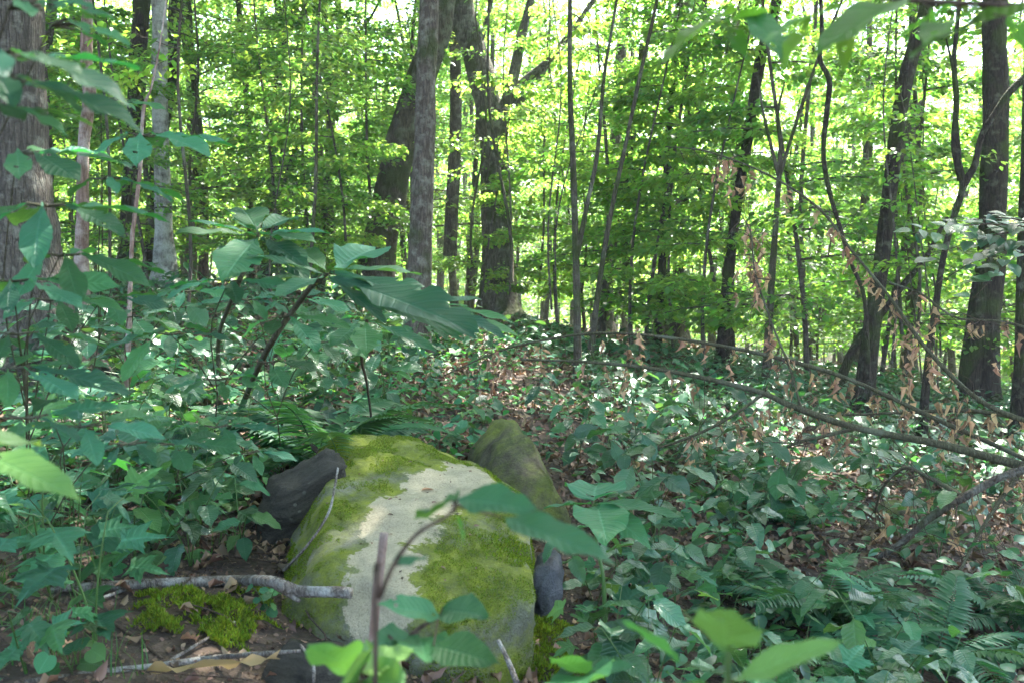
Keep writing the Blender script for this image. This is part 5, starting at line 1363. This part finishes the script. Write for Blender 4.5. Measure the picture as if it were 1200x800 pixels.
# ------------------------------------------------------------------ fallen branches with dead leaves, right
def dead_branch():
    root = P(1290, 560, 4.2); foot = np.array([root[0], root[1], h(root[0], root[1])])
    t = thing('fallen_branch', 'fallen tree top with long bare arching limbs and hanging brown dead leaves', 'fallen branch', foot)
    J = (1210, 548, 4.5, 17)
    limbs = [
        [(1290, 562, 4.3, 20), J, (1100, 520, 4.7, 13), (1000, 500, 4.9, 11), (930, 476, 5.0, 10), (880, 456, 5.2, 9), (780, 434, 5.5, 6), (690, 424, 5.8, 4), (610, 421, 6.0, 3)],
        [(1240, 560, 4.4, 12), (1190, 532, 4.8, 8), (1100, 492, 5.0, 7), (1000, 446, 5.2, 6.5), (930, 424, 5.3, 6), (850, 406, 5.5, 5), (760, 393, 5.8, 4), (690, 391, 6.0, 4), (620, 402, 6.1, 3), (575, 415, 6.1, 2.5), (520, 440, 6.1, 2)],
        [(1260, 500, 4.5, 11), (1200, 492, 4.7, 9), (1150, 470, 4.8, 8), (1110, 435, 4.9, 7), (1075, 395, 5.0, 6), (1040, 345, 5.1, 4), (1000, 296, 5.3, 4), (960, 245, 5.4, 3.5), (900, 205, 5.6, 3), (830, 178, 5.8, 2.2), (780, 172, 6, 1.5)],
        [(1250, 540, 4.4, 15), (1180, 556, 4.4, 13), (1130, 582, 4.4, 13), (1090, 606, 4.45, 12), (1050, 640, 4.5, 9), (1010, 662, 4.6, 6)],
        [(895, 461, 5.15, 5), (850, 492, 5.1, 4), (800, 515, 5.1, 4), (740, 535, 5.2, 3), (695, 560, 5.3, 2)],
        [(1240, 500, 5.4, 5), (1150, 482, 5.6, 6), (1080, 482, 5.7, 5), (990, 486, 5.8, 3), (960, 484, 5.9, 2)],
        [(1130, 582, 4.4, 8), (1090, 560, 4.6, 6), (1060, 548, 4.7, 5), (1035, 570, 4.8, 4), (1025, 600, 4.9, 3)],
        [(1200, 545, 4.5, 8), (1150, 620, 4.3, 5), (1120, 680, 4.2, 3)],
        [(1010, 500, 4.9, 6), (960, 512, 4.9, 5), (930, 520, 4.9, 4), (900, 540, 5, 2)],
        [(1250, 400, 5.0, 4), (1180, 378, 5.2, 4), (1120, 372, 5.4, 3), (1080, 345, 5.6, 3), (1040, 330, 5.8, 2)],
        [(940, 482, 5.0, 4), (925, 430, 5.1, 3), (905, 380, 5.2, 3), (885, 320, 5.3, 2.5), (880, 275, 5.4, 2), (868, 250, 5.5, 1.5)],
    ]
    pts = []
    for i, lb in enumerate(limbs):
        w3 = np.array([P(a, b, d) for a, b, d, _ in lb]); rr = [wd * d / FPX / 2 * (.74 if wd > 6 else .85) for _, _, d, wd in lb]
        part('limb', tmesh('limb', w3 - foot, rr, M['twig_green'] if i != 3 else M['bark_mottled'], 8, .06, i, 50), t)
        pts.append(smooth_path(w3, 60))
    g = np.random.default_rng(17)
    dt = [leaf_tpl('ovate', wd, 6, 1, fold=f, droop=dr, curl=-.5, wav=.35, seed=k) for k, (wd, f, dr) in enumerate([(.36, 1.5, 1.6), (.26, 1.8, -1.4), (.44, 1.2, 1.9), (.3, 2.0, 1.2)])]
    dm = [mesh('dead_leaf', q[0], q[1], M['dead_leaf']) for q in dt]
    made = 0; rest = []; tw_ = []
    clumps = []
    for i, wgt in ((0, 17), (1, 24), (2, 30), (3, 5), (4, 8), (5, 8), (6, 5), (9, 9), (10, 16)):
        for _ in range(wgt):
            clumps.append((pts[i][int(g.integers(4, 57))], g.uniform(.04, .26)))
    for (a_, b_, d_) in [(735, 400, 5.7), (728, 420, 5.6), (880, 300, 5.4), (1070, 385, 5.1), (1085, 410, 5.0), (1100, 430, 5.0), (1050, 370, 5.2), (892, 270, 5.4), (1120, 470, 5.0), (905, 478, 5.1), (1060, 455, 5.2), (1140, 500, 4.8)]:
        for _ in range(3): clumps.append((P(a_, b_, d_) + g.normal(0, .05, 3), g.uniform(.1, .3)))
    for p, L_ in clumps:
        e = p + np.array([g.normal(0, .03), g.normal(0, .05), -L_])
        m_ = (p + e) / 2 + g.normal(0, .015, 3)
        tw_.append(tube(np.array([p, m_, e]) - foot, [.0018, .0013, .0008], 4, cap=False))
        for q in range(int(2 + L_ * 17)):
            f = g.random()
            oo = p * (1 - f) ** 2 + 2 * m_ * f * (1 - f) + e * f * f + g.normal(0, .008, 3)
            args = (oo - foot, rots(g.uniform(0, 6.28), g.uniform(-1.55, -.7), g.uniform(-1.5, 1.5)), g.uniform(.025, .062))
            if made < 300:
                part('dead_leaf', dm[int(g.integers(0, 4))], t, loc=args[0], rot=args[1], sc=args[2]); made += 1
            else: rest.append(args)
    V, F, vv, _ = scatter(dt[0], np.array([q[0] for q in rest]), np.array([q[1] for q in rest]), np.array([q[2] for q in rest]), g.random(len(rest)))
    part('dead_leaves', mesh('dead_leaves', V, F, M['dead_leaf'], var=vv), t, kind='stuff')
    # fine bare twigs off the limbs
    for i in range(300):
        pl = pts[int(g.integers(0, len(pts)))]; p = pl[int(g.integers(10, 58))]
        dr_ = g.normal(0, 1, 3) * np.array([1, 1, .8]); dr_ /= np.linalg.norm(dr_); L_ = g.uniform(.06, .35)
        q = np.array([p, p + dr_ * L_ * .5 + g.normal(0, .02, 3), p + dr_ * L_ + np.array([0, 0, -.1 * L_])])
        tw_.append(tube(smooth_path(q, 6) - foot, np.linspace(.0024, .0008, 6), 4, cap=False))
    V, F = join(tw_)
    part('twigs', mesh('twigs', V, F, M['twig']), t, kind='stuff')
dead_branch()

# leafy bough whose leaves catch the light, in front of the thickest right trunk
def shining_bough():
    base = G(1250, 560)
    t = thing('leafy_sapling', 'sapling with flat sprays of leaves shining white before the thickest right trunk', 'sapling', base)
    g = np.random.default_rng(23)
    c0 = P(1240, 270, 6.2)
    part('stem', tmesh('stem', np.array([base, (base + c0) / 2 + np.array([.1, 0, 0]), c0]) - base, [.018, .014, .009], M['bark_dark'], 7, n=16), t)
    lm = leafmesh('ovate', 'shrub_leaf', wd=.6, nl=6, nw=1, fold=.2, droop=.3)
    for (a, b, d, n) in [(1060, 275, 6.0, 24), (1090, 300, 6.2, 20), (1120, 260, 6.3, 20), (1085, 340, 6.3, 14), (1140, 350, 6.0, 14), (1150, 285, 6.5, 22)]:
        e = P(a, b, d)
        q = smooth_path([c0, (c0 + e) / 2 + np.array([0, 0, .05]), e], 20)
        part('twig', tmesh('twig', q - base, np.linspace(.006, .002, 20), M['twig'], 5), t)
        for k in range(n):
            p = q[int(g.integers(5, 20))]; sd = g.choice([-1, 1]); v = e - c0; az = math.atan2(v[0], v[1]) + sd * g.uniform(.4, 1.3)
            put_leaf(t, lm, p + g.normal(0, .012, 3), az, -.42 * -math.cos(az) + g.normal(0, .12), -.42 * math.sin(az) + g.normal(0, .15), g.uniform(.08, .13), base)
shining_bough()

# ------------------------------------------------------------------ labels of the many: each by the landmark it stands nearest to
LANDS = {'tree': [(20, 'widest grey trunk'), (99, 'rosy slim trunk'), (156, 'dark left trunk'), (190, 'pale lichened trunk'), (288, 'thin dark left trunk'), (323, 'small Y-forked tree'), (460, 'stout leaning trunk'),
                  (496, 'mottled centre trunk'), (579, 'big twisting trunk'), (672, 'straight thin sapling'), (722, 'whip-thin sapling'), (780, 'slender dark pair'), (866, 'long leaning trunk'), (908, 'narrow V fork'),
                  (970, 'snaking sapling'), (1040, 'inner large right trunk'), (1115, 'crooked Y-armed sapling'), (1162, 'thickest right trunk')],
         'low': [(20, 330, 'widest grey trunk foot'), (190, 330, 'pale trunk foot'), (20, 560, 'yellow-green left leaf'), (200, 688, 'pale fallen stick'), (335, 580, 'dark layered slab'), (430, 530, 'boulder top'),
                 (600, 540, 'smaller lichened boulder'), (645, 690, 'upright blue-grey stone'), (487, 440, 'mottled trunk foot'), (584, 370, 'twisting trunk foot'), (848, 430, 'long leaning trunk foot'), (1012, 475, 'inner right trunk foot'),
                 (1145, 475, 'thickest right trunk foot'), (960, 650, 'tall arching fern'), (850, 740, 'two-leaved bright sprout'), (800, 440, 'long arching dead limb'), (1090, 610, 'thick lower dead limb'), (1090, 780, 'corner fern'), (290, 780, 'forked dead stick')]}
ORD = ['nearest', 'second', 'third', 'fourth', 'fifth', 'sixth', 'seventh', 'eighth', 'ninth', 'tenth', 'eleventh', 'twelfth', 'thirteenth', 'fourteenth', 'fifteenth', 'sixteenth']
buckets = {}
for (o_, desc, pt_, which) in AUTO:
    v_ = pt_ - np.array([0, 0, CAM_H])
    dz_ = v_[1] * math.cos(PITCH) - v_[2] * math.sin(PITCH)
    px_ = 600 + FPX * v_[0] / dz_
    py_ = 400 - FPX * (v_[1] * math.sin(PITCH) + v_[2] * math.cos(PITCH)) / dz_
    if not (-25 < px_ < 1225) or py_ > 815: continue
    if which == 'tree':
        lx, nm = min(LANDS['tree'], key=lambda q: abs(q[0] - px_))
        side = 'left of' if px_ < lx else 'right of'; dd = abs(px_ - lx)
        far_ = ', close behind,' if pt_[1] < 19 else (', farther back,' if pt_[1] < 32 else ', deep in the wood,')
    else:
        lx, ly, nm = min(LANDS['low'], key=lambda q: math.hypot(q[0] - px_, (q[1] - py_) * 1.5))
        ex, ey = px_ - lx, (py_ - ly) * 1.5; dd = math.hypot(ex, ey); far_ = ','
        side = ('left of' if ex < 0 else 'right of') if abs(ex) > abs(ey) else ('above' if ey < 0 else 'below')
    buckets.setdefault((desc, far_, side, nm), []).append((dd, o_))
for (desc, far_, side, nm), lst in buckets.items():
    lst.sort(key=lambda q: q[0])
    for i_, (dd, o_) in enumerate(lst):
        od = ORD[min(i_, len(ORD) - 1)]
        if len(lst) == 1: o_['label'] = f"{desc}{far_} {side} the {nm}"
        else: o_['label'] = f"{desc}{far_} {od} {side} the {nm}"
